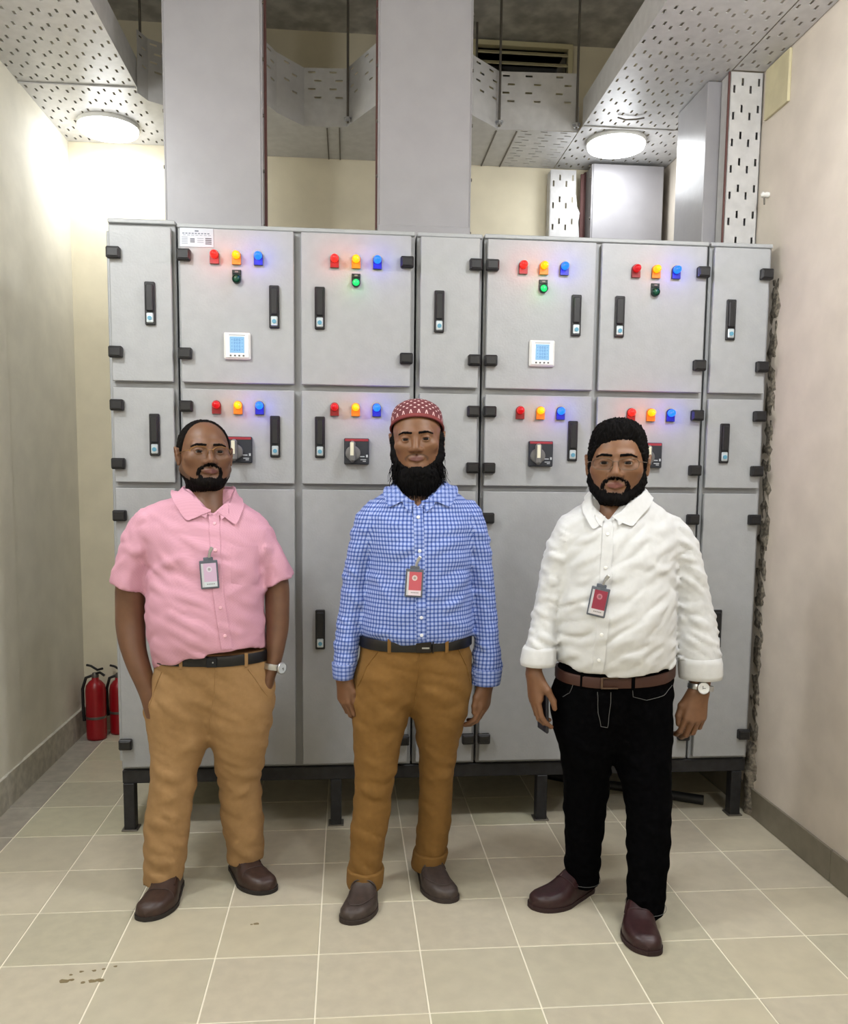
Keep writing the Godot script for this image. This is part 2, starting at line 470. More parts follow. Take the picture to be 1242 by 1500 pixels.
func duct(label: String, x0: float, x1: float, y0: float, y1: float, z0: float, z1: float, flange: int) -> Node3D:
	var t := thing("cable_duct", label, "duct", W((x0 + x1) * 0.5, y0, (z0 + z1) * 0.5), "grey sheet metal cable ducts above the switchboard")
	var w := x1 - x0; var d := z1 - z0; var h := y1 - y0
	part("cover", MB.new().box(Vector3(0, h * 0.5, 0.004), Vector3(w, h, d - 0.008), 0.004), t, Vector3.ZERO, M.duct)
	for s in [-1.0, 1.0]:
		if flange == 0 or flange == int(s):
			part("edge_flange", MB.new().box(Vector3(s * (w * 0.5 + 0.004), h * 0.5, -d * 0.5 + 0.012), Vector3(0.012, h, 0.024), 0.002), t, Vector3.ZERO, M.primer)
			part("seam_strip", MB.new().box(Vector3(s * (w * 0.5 + 0.002), h * 0.5, d * 0.5 - 0.02), Vector3(0.006, h, 0.028), 0.001), t, Vector3.ZERO, M.duct)
			var y := 0.05
			while y < h:
				part("bolt", MB.new().lathe([Vector2(0.007, 0.0), Vector2(0.007, 0.005), Vector2(0.0, 0.006)], Transform3D(Basis(Vector3.BACK, -s * PI / 2), Vector3(s * (w * 0.5 + 0.005), y, d * 0.5 - 0.02)), 6, true), t, Vector3.ZERO, M.dull_steel)
				y += 0.21
	return t

func build_ducts() -> void:
	var top := 2.357
	duct("left of the two tall grey ducts rising from the switchboard", -0.708, -0.338, top, CEIL, 3.55, 3.70, 0)
	var d2 := duct("right of the two tall grey ducts rising from the switchboard", 0.124, 0.49, top, CEIL, 3.55, 3.70, 0)
	part("base_collar", MB.new().box(Vector3(0, 0.034, 0.0), Vector3(0.374, 0.068, 0.158), 0.003), d2, Vector3.ZERO, M.duct)
	duct("short grey duct beside the slotted riser at right wall", 1.517, 1.712, top, 3.098, 3.68, 4.02, 1)
	duct("short pale duct under the round light, behind the switchboard", 1.29, 1.675, 0.02, 3.075, 4.6, 4.76, -1)
	# slotted risers
	var t := thing("slotted_riser", "vertical slotted tray against the right wall", "cable tray", W(1.575, top, 3.59))
	var b := MB.new()
	perf(b, Vector3(0.14, 0, 0), Vector3.UP, Vector3.LEFT, 0.1, 0.14) if false else perf(b, Vector3.ZERO, Vector3.RIGHT, Vector3.UP, 0.14, 3.098 - top, 0.0, 0.035, 0.112, 0.0095, 0.03)
	part("tray_sheet", b, t, Vector3.ZERO, M.tray)
	part("side_rail", MB.new().box(Vector3(0.0, 0.37, -0.04), Vector3(0.003, 0.74, 0.08)).box(Vector3(0.139, 0.37, -0.04), Vector3(0.003, 0.74, 0.08)), t, Vector3.ZERO, M.tray)
	part("edge_strip", MB.new().box(Vector3(-0.006, 0.37, 0.0), Vector3(0.008, 0.74, 0.01), 0.002), t, Vector3.ZERO, M.primer)
	t = thing("slotted_riser", "vertical slotted tray with torn edge beside pale duct", "cable tray", W(1.085, 0.02, 4.7))
	b = MB.new()
	perf(b, Vector3.ZERO, Vector3.RIGHT, Vector3.UP, 0.14, 3.05, 0.0, 0.035, 0.112, 0.0095, 0.03)
	part("tray_sheet", b, t, Vector3.ZERO, M.tray)
	part("side_rail", MB.new().box(Vector3(0.0, 1.52, -0.035), Vector3(0.003, 3.05, 0.07)), t, Vector3.ZERO, M.tray)
	var torn := PackedVector2Array([Vector2(0.14, 0.0), Vector2(0.165, 0.0), Vector2(0.165, 2.72), Vector2(0.158, 2.78), Vector2(0.166, 2.83), Vector2(0.15, 2.86), Vector2(0.142, 2.92), Vector2(0.14, 2.92)])
	part("torn_sheet", MB.new().prism(torn, 0.003, Transform3D(Basis.IDENTITY, Vector3(0, 0, -0.003))), t, Vector3.ZERO, M.tray)
	part("edge_strip", MB.new().box(Vector3(0.178, 1.52, -0.012), Vector3(0.02, 3.03, 0.01), 0.002), t, Vector3.ZERO, M.primer)
	# louvred grille
	t = thing("vent_grille", "cream louvred vent grille high on the back wall", "vent", W(0.93, 3.47, BACK))
	var cream := mat(C(196, 187, 150), 0.6)
	var duct_box := MB.new()
	for r in [[Vector3(0, 0.015, -0.45), Vector3(0.5, 0.01, 0.9)], [Vector3(0, 0.245, -0.45), Vector3(0.5, 0.01, 0.9)], [Vector3(-0.245, 0.13, -0.45), Vector3(0.01, 0.24, 0.9)], [Vector3(0.245, 0.13, -0.45), Vector3(0.01, 0.24, 0.9)], [Vector3(0, 0.13, -0.9), Vector3(0.5, 0.24, 0.01)]]:
		duct_box.box(r[0], r[1])
	part("unseen_duct", duct_box, back_wall, t.position, mat(C(150, 148, 142), 0.6))  # closed duct out of view, makes the gaps between the slats dark
	part("frame", MB.new().box(Vector3(0, 0.247, 0.02), Vector3(0.54, 0.026, 0.04), 0.002).box(Vector3(0, 0.013, 0.02), Vector3(0.54, 0.026, 0.04), 0.002).box(Vector3(0.257, 0.13, 0.02), Vector3(0.026, 0.208, 0.04), 0.002).box(Vector3(-0.257, 0.13, 0.02), Vector3(0.026, 0.208, 0.04), 0.002), t, Vector3.ZERO, cream)
	for k in 4:
		part("slat", MB.new().box(Vector3(0, 0.05 + k * 0.052, 0.026), Vector3(0.488, 0.004, 0.034), 0.0, Basis(Vector3.RIGHT, 0.75)), t, Vector3.ZERO, cream)
	# hook insulator on the right wall edge
	t = thing("wall_clip", "small white cable clip on right wall beside the slotted riser", "clip", W(WALL_R, 2.585, 3.5))
	part("clip_body", MB.new().lathe([Vector2(0.0, 0.0), Vector2(0.01, 0.0), Vector2(0.012, 0.01), Vector2(0.008, 0.02), Vector2(0.012, 0.028), Vector2(0.0, 0.036)], Transform3D(Basis(Vector3.BACK, PI / 2), Vector3.ZERO), 12), t, Vector3.ZERO, M.white_plastic)
	part("nail", MB.new().tube([Vector3(-0.02, -0.012, 0), Vector3(-0.02, -0.04, 0.004)], 0.003, 6), t, Vector3.ZERO, M.dull_steel)

func build_extinguishers() -> void:
	var red := mat(C(150, 16, 26), 0.3)
	for e in [[-1.34, 4.62, 0.052, 0.315, "red fire extinguisher standing by the left wall"], [-1.245, 4.72, 0.05, 0.29, "second red fire extinguisher half hidden behind the switchboard side"]]:
		var t := thing("fire_extinguisher", e[4], "fire extinguisher", W(e[0], 0, e[1]), "fire extinguishers in the corner")
		var r: float = e[2]; var h: float = e[3]
		part("cylinder", MB.new().lathe([Vector2(0.0, 0.0), Vector2(r * 0.94, 0.0), Vector2(r, 0.012), Vector2(r, h - 0.05), Vector2(r * 0.92, h - 0.022), Vector2(r * 0.6, h), Vector2(0.018, h + 0.008), Vector2(0.018, h + 0.02), Vector2(0.0, h + 0.02)], Transform3D.IDENTITY, 28), t, Vector3.ZERO, red)
		part("clamp_band", MB.new().lathe([Vector2(r + 0.0015, 0.115), Vector2(r + 0.0025, 0.117), Vector2(r + 0.0025, 0.127), Vector2(r + 0.0015, 0.129)], Transform3D.IDENTITY, 28), t, Vector3.ZERO, M.dull_steel)
		part("valve", MB.new().lathe([Vector2(0.016, h + 0.018), Vector2(0.02, h + 0.026), Vector2(0.014, h + 0.045), Vector2(0.0, h + 0.048)], Transform3D.IDENTITY, 12), t, Vector3.ZERO, M.dull_steel)
		part("carry_handle", MB.new().tube([Vector3(-0.012, h + 0.035, 0), Vector3(0.03, h + 0.05, 0.015), Vector3(0.055, h + 0.035, 0.025)], 0.007, 8), t, Vector3.ZERO, M.black)
		part("squeeze_lever", MB.new().tube([Vector3(-0.045, h + 0.085, -0.01), Vector3(-0.02, h + 0.082, 0.0), Vector3(0.015, h + 0.062, 0.008), Vector3(0.045, h + 0.072, 0.02)], 0.0065, 8), t, Vector3.ZERO, M.black)
		part("hose", MB.new().tube([Vector3(-0.015, h + 0.03, 0.0), Vector3(-0.045, h + 0.02, 0.01), Vector3(-r - 0.012, h - 0.04, 0.01), Vector3(-r - 0.012, 0.16, 0.008), Vector3(-r - 0.008, 0.1, 0.008)], 0.008, 8), t, Vector3.ZERO, M.black)

# ------------------------------------------------------------------ switchboard
var hinge_mesh: ArrayMesh
var handle_mesh: ArrayMesh
var lock_mesh: ArrayMesh
var lamp_meshes := {}

func legend_outline(flip: bool) -> PackedVector2Array:
	var p := PackedVector2Array()
	var w := 0.0165
	p.append(Vector2(-w, -0.022)); p.append(Vector2(w, -0.022))
	for k in 11:
		var a := PI * k / 10.0
		p.append(Vector2(cos(a) * w, 0.012 + sin(a) * w))
	if flip:
		var q := PackedVector2Array()
		for k in range(p.size() - 1, -1, -1): q.append(Vector2(p[k].x, -p[k].y))
		return q
	return p

func dome(r: float, h: float, at: Vector3) -> MB:
	var prof := [Vector2(r, 0.0), Vector2(r, h * 0.35)]
	for k in 6:
		var a := PI * 0.5 * (k + 1) / 6.0
		prof.append(Vector2(r * cos(a), h * 0.35 + h * 0.65 * sin(a)))
	return MB.new().lathe(prof, Transform3D(Basis(Vector3.RIGHT, PI / 2), at), 18)

func indicator(kind: String) -> ArrayMesh:
	if lamp_meshes.has(kind): return lamp_meshes[kind]
	var tone := {"red": [C(120, 10, 18), Color(1.0, 0.14, 0.09), 1.5], "red_dim": [C(130, 8, 18), Color(0.85, 0.03, 0.05), 0.75], "yellow": [C(205, 120, 8), Color(1.0, 0.62, 0.01), 1.55], "blue": [C(14, 22, 120), Color(0.08, 0.42, 1.0), 2.0]}
	var me: ArrayMesh
	if kind.begins_with("green"):
		var lens: Material = glow(Color(0.12, 0.95, 0.45), 1.1, C(10, 90, 60)) if kind == "green_lit" else mat(C(8, 74, 52), 0.25)
		var ring := MB.new().lathe([Vector2(0.0165, 0.0), Vector2(0.0165, 0.01), Vector2(0.0135, 0.012)], Transform3D(Basis(Vector3.RIGHT, PI / 2), Vector3(0, -0.012, 0.006)), 18)
		me = mesh_of([MB.new().prism(legend_outline(true), 0.006, Transform3D.IDENTITY).box(Vector3(0, 0.014, 0.007), Vector3(0.03, 0.013, 0.004), 0.001), mat(C(16, 30, 26), 0.4), ring, mat(C(12, 52, 40), 0.35), dome(0.0135, 0.016, Vector3(0, -0.012, 0.006)), lens, MB.new().box(Vector3(0, 0.0145, 0.0095), Vector3(0.012, 0.005, 0.001)), mat(C(120, 110, 108), 0.5)])
	else:
		var t: Array = tone[kind]
		me = mesh_of([MB.new().prism(legend_outline(false), 0.012, Transform3D.IDENTITY), mat(t[0], 0.35), dome(0.0145, 0.03, Vector3(0, 0.011, 0.012)), glow(t[1], t[2], t[0])])
	lamp_meshes[kind] = me
	return me

func add_lamp(door: Node3D, called: String, kind: String, at: Vector3) -> void:
	var o := part(called, indicator(kind), door, at)
	var e := {"red": [Color(1.0, 0.1, 0.1), 0.004], "yellow": [Color(1.0, 0.5, 0.08), 0.0035], "blue": [Color(0.08, 0.1, 1.0), 0.0065], "green_lit": [Color(0.1, 1.0, 0.35), 0.0016]}
	if e.has(kind):
		var l := OmniLight3D.new()
		l.name = "indicator_glow"
		l.light_color = e[kind][0]; l.light_energy = e[kind][1]; l.light_size = 0.012; l.omni_range = 6.0; l.omni_attenuation = 2.0
		l.shadow_enabled = true
		l.position = Vector3(0, 0.008 if kind != "green_lit" else -0.012, 0.05)
		o.add_child(l)

func make_cab_parts() -> void:
	hinge_mesh = mesh_of([MB.new().box(Vector3(0, 0, 0.011), Vector3(0.05, 0.042, 0.024), 0.004).box(Vector3(0, 0, 0.024), Vector3(0.04, 0.03, 0.006), 0.002), M.black])
	handle_mesh = mesh_of([MB.new().box(Vector3(0, 0, 0.005), Vector3(0.038, 0.158, 0.012), 0.003).box(Vector3(0, 0.02, 0.014), Vector3(0.027, 0.1, 0.012), 0.004), M.black])
	var lk := MB.new().box(Vector3(0, -0.053, 0.012), Vector3(0.025, 0.036, 0.008), 0.003)
	var ring := MB.new().lathe([Vector2(0.008, 0.0), Vector2(0.008, 0.004), Vector2(0.0, 0.004)], Transform3D(Basis(Vector3.RIGHT, PI / 2), Vector3(0, -0.055, 0.016)), 14, true)
	lock_mesh = mesh_of([lk, mat(C(196, 206, 210), 0.3, 0.4), ring, mat(C(90, 150, 176), 0.35)])

func make_door(unit: Node3D, x0: float, x1: float, y0: float, y1: float, hinge_side: int, hinges: Array, handle) -> MeshInstance3D:
	var w := x1 - x0; var h := y1 - y0
	var d := part("door", MB.new().box(Vector3(0, 0, -0.011), Vector3(w, h, 0.022), 0.0025), unit, W((x0 + x1) * 0.5, (y0 + y1) * 0.5, 3.36) - unit.position, M.cab)
	for y in hinges:
		part("hinge", hinge_mesh, d, Vector3(hinge_side * (w * 0.5 - 0.017), y - (y0 + y1) * 0.5, 0.0))
	if handle != null:
		var at := Vector3(handle[0] - (x0 + x1) * 0.5, handle[1] - (y0 + y1) * 0.5, 0.0)
		part("handle", handle_mesh, d, at)
		part("lock", lock_mesh, d, at)
	return d

func meter(d: Node3D, at: Vector3) -> void:
	part("meter_case", MB.new().box(Vector3(0, 0, 0.006), Vector3(0.1, 0.1, 0.014), 0.004).box(Vector3(0, 0, 0.014), Vector3(0.088, 0.088, 0.004), 0.0015), d, at, M.white_plastic)
	var im := Image.create(96, 104, false, Image.FORMAT_RGB8)
	im.fill(Color8(150, 205, 245))
	var ink := Color8(92, 150, 214)
	for row in 4:
		var y := 14 + row * 21
		for k in 3:
			im.fill_rect(Rect2i(28 + k * 16, y, 10, 3), ink); im.fill_rect(Rect2i(28 + k * 16, y, 3, 14), ink)
			im.fill_rect(Rect2i(35 + k * 16, y + (0 if (k + row) % 2 else 6), 3, 8), ink); im.fill_rect(Rect2i(28 + k * 16, y + 11, 10, 3), ink)
		im.fill_rect(Rect2i(10, y + 4, 9, 3), ink); im.fill_rect(Rect2i(78, y + 4, 8, 3), ink)
	var tx := ImageTexture.create_from_image(im)
	var m := mat(Color(0.02, 0.02, 0.03), 0.25)
	m.emission_enabled = true; m.emission = Color.WHITE; m.emission_texture = tx; m.emission_energy_multiplier = 0.95
	m.emission_operator = BaseMaterial3D.EMISSION_OP_MULTIPLY
	var s := MB.new()
	s.quad(Vector3(-0.027, -0.026, 0.0166), Vector3(0.027, -0.026, 0.0166), Vector3(0.027, 0.034, 0.0166), Vector3(-0.027, 0.034, 0.0166))
	part("meter_screen", s, d, at, m)
	var l := OmniLight3D.new()
	l.name = "screen_glow"; l.light_color = Color(0.6, 0.82, 1.0); l.light_energy = 0.0008; l.light_size = 0.02; l.omni_range = 6.0; l.omni_attenuation = 2.0; l.shadow_enabled = true
	l.position = at + Vector3(0, 0.004, 0.04)
	d.add_child(l)
	for k in 4:
		part("meter_button", MB.new().box(Vector3(-0.024 + k * 0.016, -0.036, 0.0165), Vector3(0.007, 0.006, 0.003), 0.001), d, at, mat(C(96, 96, 92), 0.5))
	part("meter_print", MB.new().box(Vector3(0.0, 0.0395, 0.0161), Vector3(0.06, 0.0025, 0.0006)), d, at, mat(C(130, 134, 136), 0.5))

func breaker(d: Node3D, at: Vector3) -> void:
	part("breaker_plate", MB.new().box(Vector3(0, 0, 0.009), Vector3(0.096, 0.1, 0.02), 0.003), d, at, mat(C(38, 42, 50), 0.45))
	part("breaker_stripe", MB.new().box(Vector3(0, 0.043, 0.0195), Vector3(0.09, 0.009, 0.002), 0.0005), d, at, mat(C(150, 40, 52), 0.5))
	var hub := MB.new().lathe([Vector2(0.029, 0.0), Vector2(0.029, 0.01), Vector2(0.025, 0.014), Vector2(0.0, 0.014)], Transform3D(Basis(Vector3.RIGHT, PI / 2), at + Vector3(-0.014, -0.008, 0.019)), 24)
	hub.box(at + Vector3(-0.016, -0.002, 0.044), Vector3(0.022, 0.082, 0.034), 0.008)
	part("breaker_knob", hub, d, Vector3.ZERO, mat(C(112, 112, 110), 0.45))
	part("position_label", MB.new().box(Vector3(-0.018, 0.008, 0.0612), Vector3(0.013, 0.05, 0.001)), d, at, mat(C(222, 218, 196), 0.5))
	var p := MB.new()
	p.box(Vector3(0.022, -0.02, 0.0195), Vector3(0.018, 0.004, 0.001)); p.box(Vector3(0.04, -0.018, 0.0195), Vector3(0.007, 0.01, 0.001))
	p.box(Vector3(0.026, -0.032, 0.0195), Vector3(0.022, 0.003, 0.001)); p.box(Vector3(0.03, -0.038, 0.0195), Vector3(0.012, 0.003, 0.001))
	part("plate_print", p, d, at, mat(C(190, 196, 200), 0.5))

func nameplate(d: Node3D, at: Vector3) -> void:
	var im := Image.create(192, 106, false, Image.FORMAT_RGB8)
	im.fill(Color8(198, 204, 212))
	var ink := Color8(84, 92, 104)
	im.fill_rect(Rect2i(86, 12, 22, 7), ink)
	for k in 9: im.fill_rect(Rect2i(14 + k * 18, 27, 12, 5), ink)
	for k in 7: im.fill_rect(Rect2i(18 + k * 24, 38, 16, 3), Color8(128, 134, 142))
	for k in 5: im.fill_rect(Rect2i(10, 50 + k * 9, 34, 3), Color8(130, 136, 144))
	for k in 3: im.fill_rect(Rect2i(100, 56 + k * 11, 36, 3), Color8(130, 136, 144))
	im.fill_rect(Rect2i(54, 54, 36, 34), Color8(232, 236, 240)); 
	for k in 4: im.fill_rect(Rect2i(58, 57 + k * 7, 28, 5), Color8(58, 66, 80))
	for k in 4: im.fill_rect(Rect2i(146, 54 + k * 10, 36, 6), Color8(74, 64, 72))
	var m := mat(Color(0.85, 0.85, 0.85), 0.3, 0.15)
	m.albedo_texture = ImageTexture.create_from_image(im)
	var s := MB.new().box(Vector3(0, 0, 0.0008), Vector3(0.123, 0.068, 0.0016))
	s.quad(Vector3(-0.061, -0.0335, 0.0018), Vector3(0.061, -0.0335, 0.0018), Vector3(0.061, 0.0335, 0.0018), Vector3(-0.061, 0.0335, 0.0018))
	part("nameplate", s, d, at, m)

func unit(label: String, x0: float, x1: float, top: float) -> Node3D:
	var u := thing("switchgear_cabinet", label, "cabinet", W((x0 + x1) * 0.5, 0.25, 3.84), "grey steel switchgear cabinets standing in one row")
	var w := x1 - x0
	part("body", MB.new().box(Vector3(0, (top - 0.25) * 0.5, 0.0), Vector3(w - 0.003, top - 0.25, 0.906), 0.003), u, Vector3.ZERO, M.cab_body)
	part("top_trim", MB.new().box(Vector3(0, top - 0.25 - 0.008, 0.456), Vector3(w - 0.004, 0.016, 0.02), 0.003), u, Vector3.ZERO, M.cab)
	return u

func build_switchboard() -> void:
	make_cab_parts()
	var R1 := [1.767, 2.333]; var R2 := [1.387, 1.743]; var R3 := [0.266, 1.365]
	var h1 := [2.232, 1.872]; var h2 := [1.676, 1.457]; var h3 := [1.26, 0.363]
	var u1 := unit("narrow grey cabinet at the left end of the switchboard", -0.89, -0.641, 2.362)
	var u2 := unit("wide grey cabinet behind the man in pink, with nameplate", -0.637, 0.26, 2.353)
	var u3 := unit("narrow grey cabinet in the middle of the switchboard", 0.264, 0.522, 2.352)
	var u4 := unit("wide grey cabinet behind the man in white shirt", 0.526, 1.426, 2.355)
	var u5 := unit("narrow grey cabinet next to the right wall", 1.43, 1.689, 2.355)
	for r in [[R1, h1, [-0.735, 2.053]], [R2, h2, [-0.728, 1.567]], [R3, h3, [-0.73, 0.815]]]:
		make_door(u1, -0.88, -0.656, r[0][0], r[0][1], -1, r[1], r[2])
	part("side_cover", MB.new().box(W(-0.9, 1.3, 3.85) - u1.position, Vector3(0.016, 2.06, 0.84), 0.003), u1, Vector3.ZERO, M.cab)
	for k in 7:
		part("cover_bolt", MB.new().lathe([Vector2(0.006, 0.0), Vector2(0.006, 0.004), Vector2(0.0, 0.005)], Transform3D(Basis(Vector3.BACK, PI / 2), W(-0.908, 0.4 + k * 0.3, 3.46) - u1.position), 6, true), u1, Vector3.ZERO, M.steel)
	for r in [[R1, h1, [0.352, 2.053]], [R2, h2, [0.35, 1.567]], [R3, h3, [0.35, 0.815]]]:
		make_door(u3, 0.279, 0.508, r[0][0], r[0][1], 1, r[1], r[2])
	for r in [[R1, h1, [1.517, 2.053]], [R2, h2, [1.514, 1.567]], [R3, h3, [1.518, 0.81]]]:
		make_door(u5, 1.443, 1.67, r[0][0], r[0][1], 1, r[1], r[2])
	# the four columns with instruments
	for c in [[u2, -0.625, -0.203, -1, -0.276, -0.415, "red", "red_dim", "green_dark", true], [u2, -0.175, 0.243, 1, -0.105, 0.032, "red", "red_dim", "green_lit", false], [u4, 0.538, 0.965, -1, 0.89, 0.757, "red", "red_dim", "green_lit", true], [u4, 0.988, 1.411, 1, 1.064, 1.204, "red_dim", "red", "green_dark", false]]:
		var xl: float = c[1]; var xr: float = c[2]; var xc := (xl + xr) * 0.5
		var d1 := make_door(c[0], xl, xr, R1[0], R1[1], c[3], h1, [c[4], 2.053])
		var d2 := make_door(c[0], xl, xr, R2[0], R2[1], c[3], h2, [c[4], 1.567])
		make_door(c[0], xl, xr, R3[0], R3[1], c[3], h3, [c[4], 0.815])
		var y1: float = 2.05; var y2: float = 1.565
		var lx: float = c[5]
		for k in 3:
			var kind: String = [c[6], "yellow", "blue"][k]
			var kind2: String = [c[7], "yellow", "blue"][k]
			add_lamp(d1, "%s_indicator" % ["red", "yellow", "blue"][k], kind, Vector3(lx + (k - 1) * 0.081 - xc, 2.226 - y1, 0.0))
			add_lamp(d2, "%s_indicator" % ["red", "yellow", "blue"][k], kind2, Vector3(lx + (k - 1) * 0.081 - xc, 1.672 - y2, 0.0))
		add_lamp(d1, "green_indicator", c[8], Vector3(lx - xc, 2.163 - y1, 0.0))
		if c[9]: meter(d1, Vector3(lx - xc, 1.904 - y1, 0.0))
		breaker(d2, Vector3((lx if lx < 1.0 else 1.2) - xc + 0.004, 1.515 - y2, 0.0))
		if xl < -0.5: nameplate(d1, Vector3(-0.561 - xc, 2.298 - y1, 0.0))
	# black steel stand
	var f := thing("support_frame", "black steel stand under the whole switchboard", "stand", W(0.4, 0, 3.84))
	for z in [3.4, 4.26]:
		part("rail", MB.new().box(W(0.397, 0.2225, z) - f.position, Vector3(2.565, 0.054, 0.05), 0.003), f, Vector3.ZERO, M.frame_black)
		for x in [-0.862, -0.043, 0.808, 1.645]:
			part("leg", MB.new().box(W(x, 0.0975, z) - f.position, Vector3(0.044, 0.195, 0.05), 0.003), f, Vector3.ZERO, M.frame_black)
			part("foot_plate", MB.new().box(W(x, 0.003, z) - f.position, Vector3(0.062, 0.006, 0.064), 0.001), f, Vector3.ZERO, M.dull_steel)
	for x in [-0.862, -0.043, 0.808, 1.645]:
		part("cross_rail", MB.new().box(W(x, 0.2225, 3.83) - f.position, Vector3(0.044, 0.05, 0.8), 0.003), f, Vector3.ZERO, M.frame_black)
	# broken mortar between the last cabinet and the wall
	var rng := RandomNumberGenerator.new(); rng.seed = 5
	var rows := []
	for j in 86:
		var y := 0.0 + j * 0.0262
		var wid := 0.004 + 0.014 * absf(noise.get_noise_2d(y * 420.0, 3.0)) + (0.018 if y < 0.3 else 0.0)
		var row := []
		for i in 7:
			var a := PI * i / 6.0
			row.append(W(WALL_R + 0.004 - (wid + 0.012 * noise.get_noise_2d(y * 900.0, i * 60.0)) * sin(a), y, 3.40 - cos(a) * 0.04 * (1.0 + noise.get_noise_2d(y * 700.0, i * 40.0 + 300.0))).lerp(W(WALL_R + 0.004, y, 3.40), 0.0))
		rows.append(row)
	var mort := part("mortar_strip", MB.new().grid(rows), self, Vector3.ZERO, mottled(C(160, 150, 134), 0.95, 0.5, 6.0, 61))
	tag(mort, "rough broken mortar between right cabinet and the wall", "mortar")
	# a cable on the floor under the right end
	var cb := part("power_cable", MB.new().tube([W(1.56, 0.022, 3.5), W(1.45, 0.022, 3.56), W(1.3, 0.022, 3.66), W(1.12, 0.022, 3.74), W(0.95, 0.022, 3.86), W(0.9, 0.022, 4.1)], 0.021, 10), self, Vector3.ZERO, M.black)
	tag(cb, "thick black power cable lying on the floor under the switchboard", "cable")

# ------------------------------------------------------------------ bodies: distance fields and their surfaces
class Field:
	func d(_p: Vector3) -> float: return 1.0
	static func smin(a: float, b: float, k: float) -> float:
		var h := maxf(k - absf(a - b), 0.0) / k
		return minf(a, b) - h * h * k * 0.25
	func grad(p: Vector3) -> Vector3:
		var e := 0.003
		var g := Vector3(d(p + Vector3(e, 0, 0)) - d(p - Vector3(e, 0, 0)), d(p + Vector3(0, e, 0)) - d(p - Vector3(0, e, 0)), d(p + Vector3(0, 0, e)) - d(p - Vector3(0, 0, e)))
		return g.normalized()
	func front(x: float, y: float, z0 := 0.4) -> Vector3:      # the first surface met coming from the front
		var z := z0
		for k in 60:
			var v := d(Vector3(x, y, z))
			if v < 0.0004: break
			z -= maxf(v * 0.7, 0.0004)
			if z < -0.4: break
		return Vector3(x, y, z)
	func toward(c: Vector3, dir: Vector3, r0 := 0.4) -> float: # radius of the surface round c along dir, coming from outside
		var r := r0
		for k in 60:
			var v := d(c + dir * r)
			if v < 0.0004: break
			r -= maxf(v * 0.7, 0.0004)
			if r < 0.01: break
		return r
	func lift(p: Vector3, off: float) -> Vector3:
		for k in 6:
			var v := d(p)
			if v >= off: break
			p += grad(p) * (off - v)
		return p

class Loft:
	var y0: float
	var n: int
	var cx := PackedFloat32Array()
	var cz := PackedFloat32Array()
	var a := PackedFloat32Array()
	var bf := PackedFloat32Array()
	var bb := PackedFloat32Array()
	const STEP := 0.004
	func _init(rings: Array) -> void:           # rings from top to bottom or bottom to top: [y, x left, x right, z centre, depth front, depth back]
		var r := rings.duplicate()
		r.sort_custom(func(p, q): return p[0] < q[0])
		y0 = r[0][0]
		n = int((r[-1][0] - y0) / STEP) + 1
		var k := 0
		for i in n:
			var y := y0 + i * STEP
			while k < r.size() - 2 and y > r[k + 1][0]: k += 1
			var p0: Array = r[maxi(k - 1, 0)]; var p1: Array = r[k]; var p2: Array = r[k + 1]; var p3: Array = r[mini(k + 2, r.size() - 1)]
			var h: float = p2[0] - p1[0]
			var t: float = clampf((y - p1[0]) / h, 0.0, 1.0)
			var o := []
			for c in range(1, 6):
				var m1: float = (p2[c] - p0[c]) / maxf(p2[0] - p0[0], 1e-4) * h
				var m2: float = (p3[c] - p1[c]) / maxf(p3[0] - p1[0], 1e-4) * h
				if (p1[c] - p0[c]) * (p2[c] - p1[c]) <= 0.0 and k > 0: m1 *= 0.15
				if (p3[c] - p2[c]) * (p2[c] - p1[c]) <= 0.0 and k < r.size() - 2: m2 *= 0.15
				var t2 := t * t; var t3 := t2 * t
				o.append((2 * t3 - 3 * t2 + 1) * p1[c] + (t3 - 2 * t2 + t) * m1 + (-2 * t3 + 3 * t2) * p2[c] + (t3 - t2) * m2)
			cx.append((o[0] + o[1]) * 0.5); a.append(maxf((o[1] - o[0]) * 0.5, 0.004)); cz.append(o[2]); bf.append(maxf(o[3], 0.004)); bb.append(maxf(o[4], 0.004))
	func d(p: Vector3) -> float:
		var t := (p.y - y0) / STEP
		var over := 0.0
		if t < 0.0:
			over = -t * STEP; t = 0.0
		elif t > n - 1.001:
			over = (t - n + 1.0) * STEP; t = n - 1.001
		var i := int(t)
		var f := t - i
		var g := 1.0 - f
		var A := a[i] * g + a[i + 1] * f
		var z := p.z - (cz[i] * g + cz[i + 1] * f)
		var B: float
		if z > 0.0: B = bf[i] * g + bf[i + 1] * f
		else: B = bb[i] * g + bb[i + 1] * f
		var x := (p.x - (cx[i] * g + cx[i + 1] * f)) / A
		z /= B
		var k0 := sqrt(x * x + z * z)
		var k1 := sqrt(x * x / (A * A) + z * z / (B * B))
		var v: float = k0 * (k0 - 1.0) / k1 if k1 > 1e-5 else -minf(A, B)
		return maxf(v, over) if over > 0.0 else v
	func ring(y: float, sides: int, off := 0.0) -> Array:
		var t := clampf((y - y0) / STEP, 0.0, n - 1.001)
		var i := int(t)
		var f := t - i
		var c := Vector3(lerpf(cx[i], cx[i + 1], f), y, lerpf(cz[i], cz[i + 1], f))
		var A := lerpf(a[i], a[i + 1], f) + off
		var out := []
		for k in sides:
			var q := -TAU * k / sides
			var B := (lerpf(bf[i], bf[i + 1], f) if sin(q) > 0 else lerpf(bb[i], bb[i + 1], f)) + off
			out.append(c + Vector3(cos(q) * A, 0, sin(q) * B))
		return out

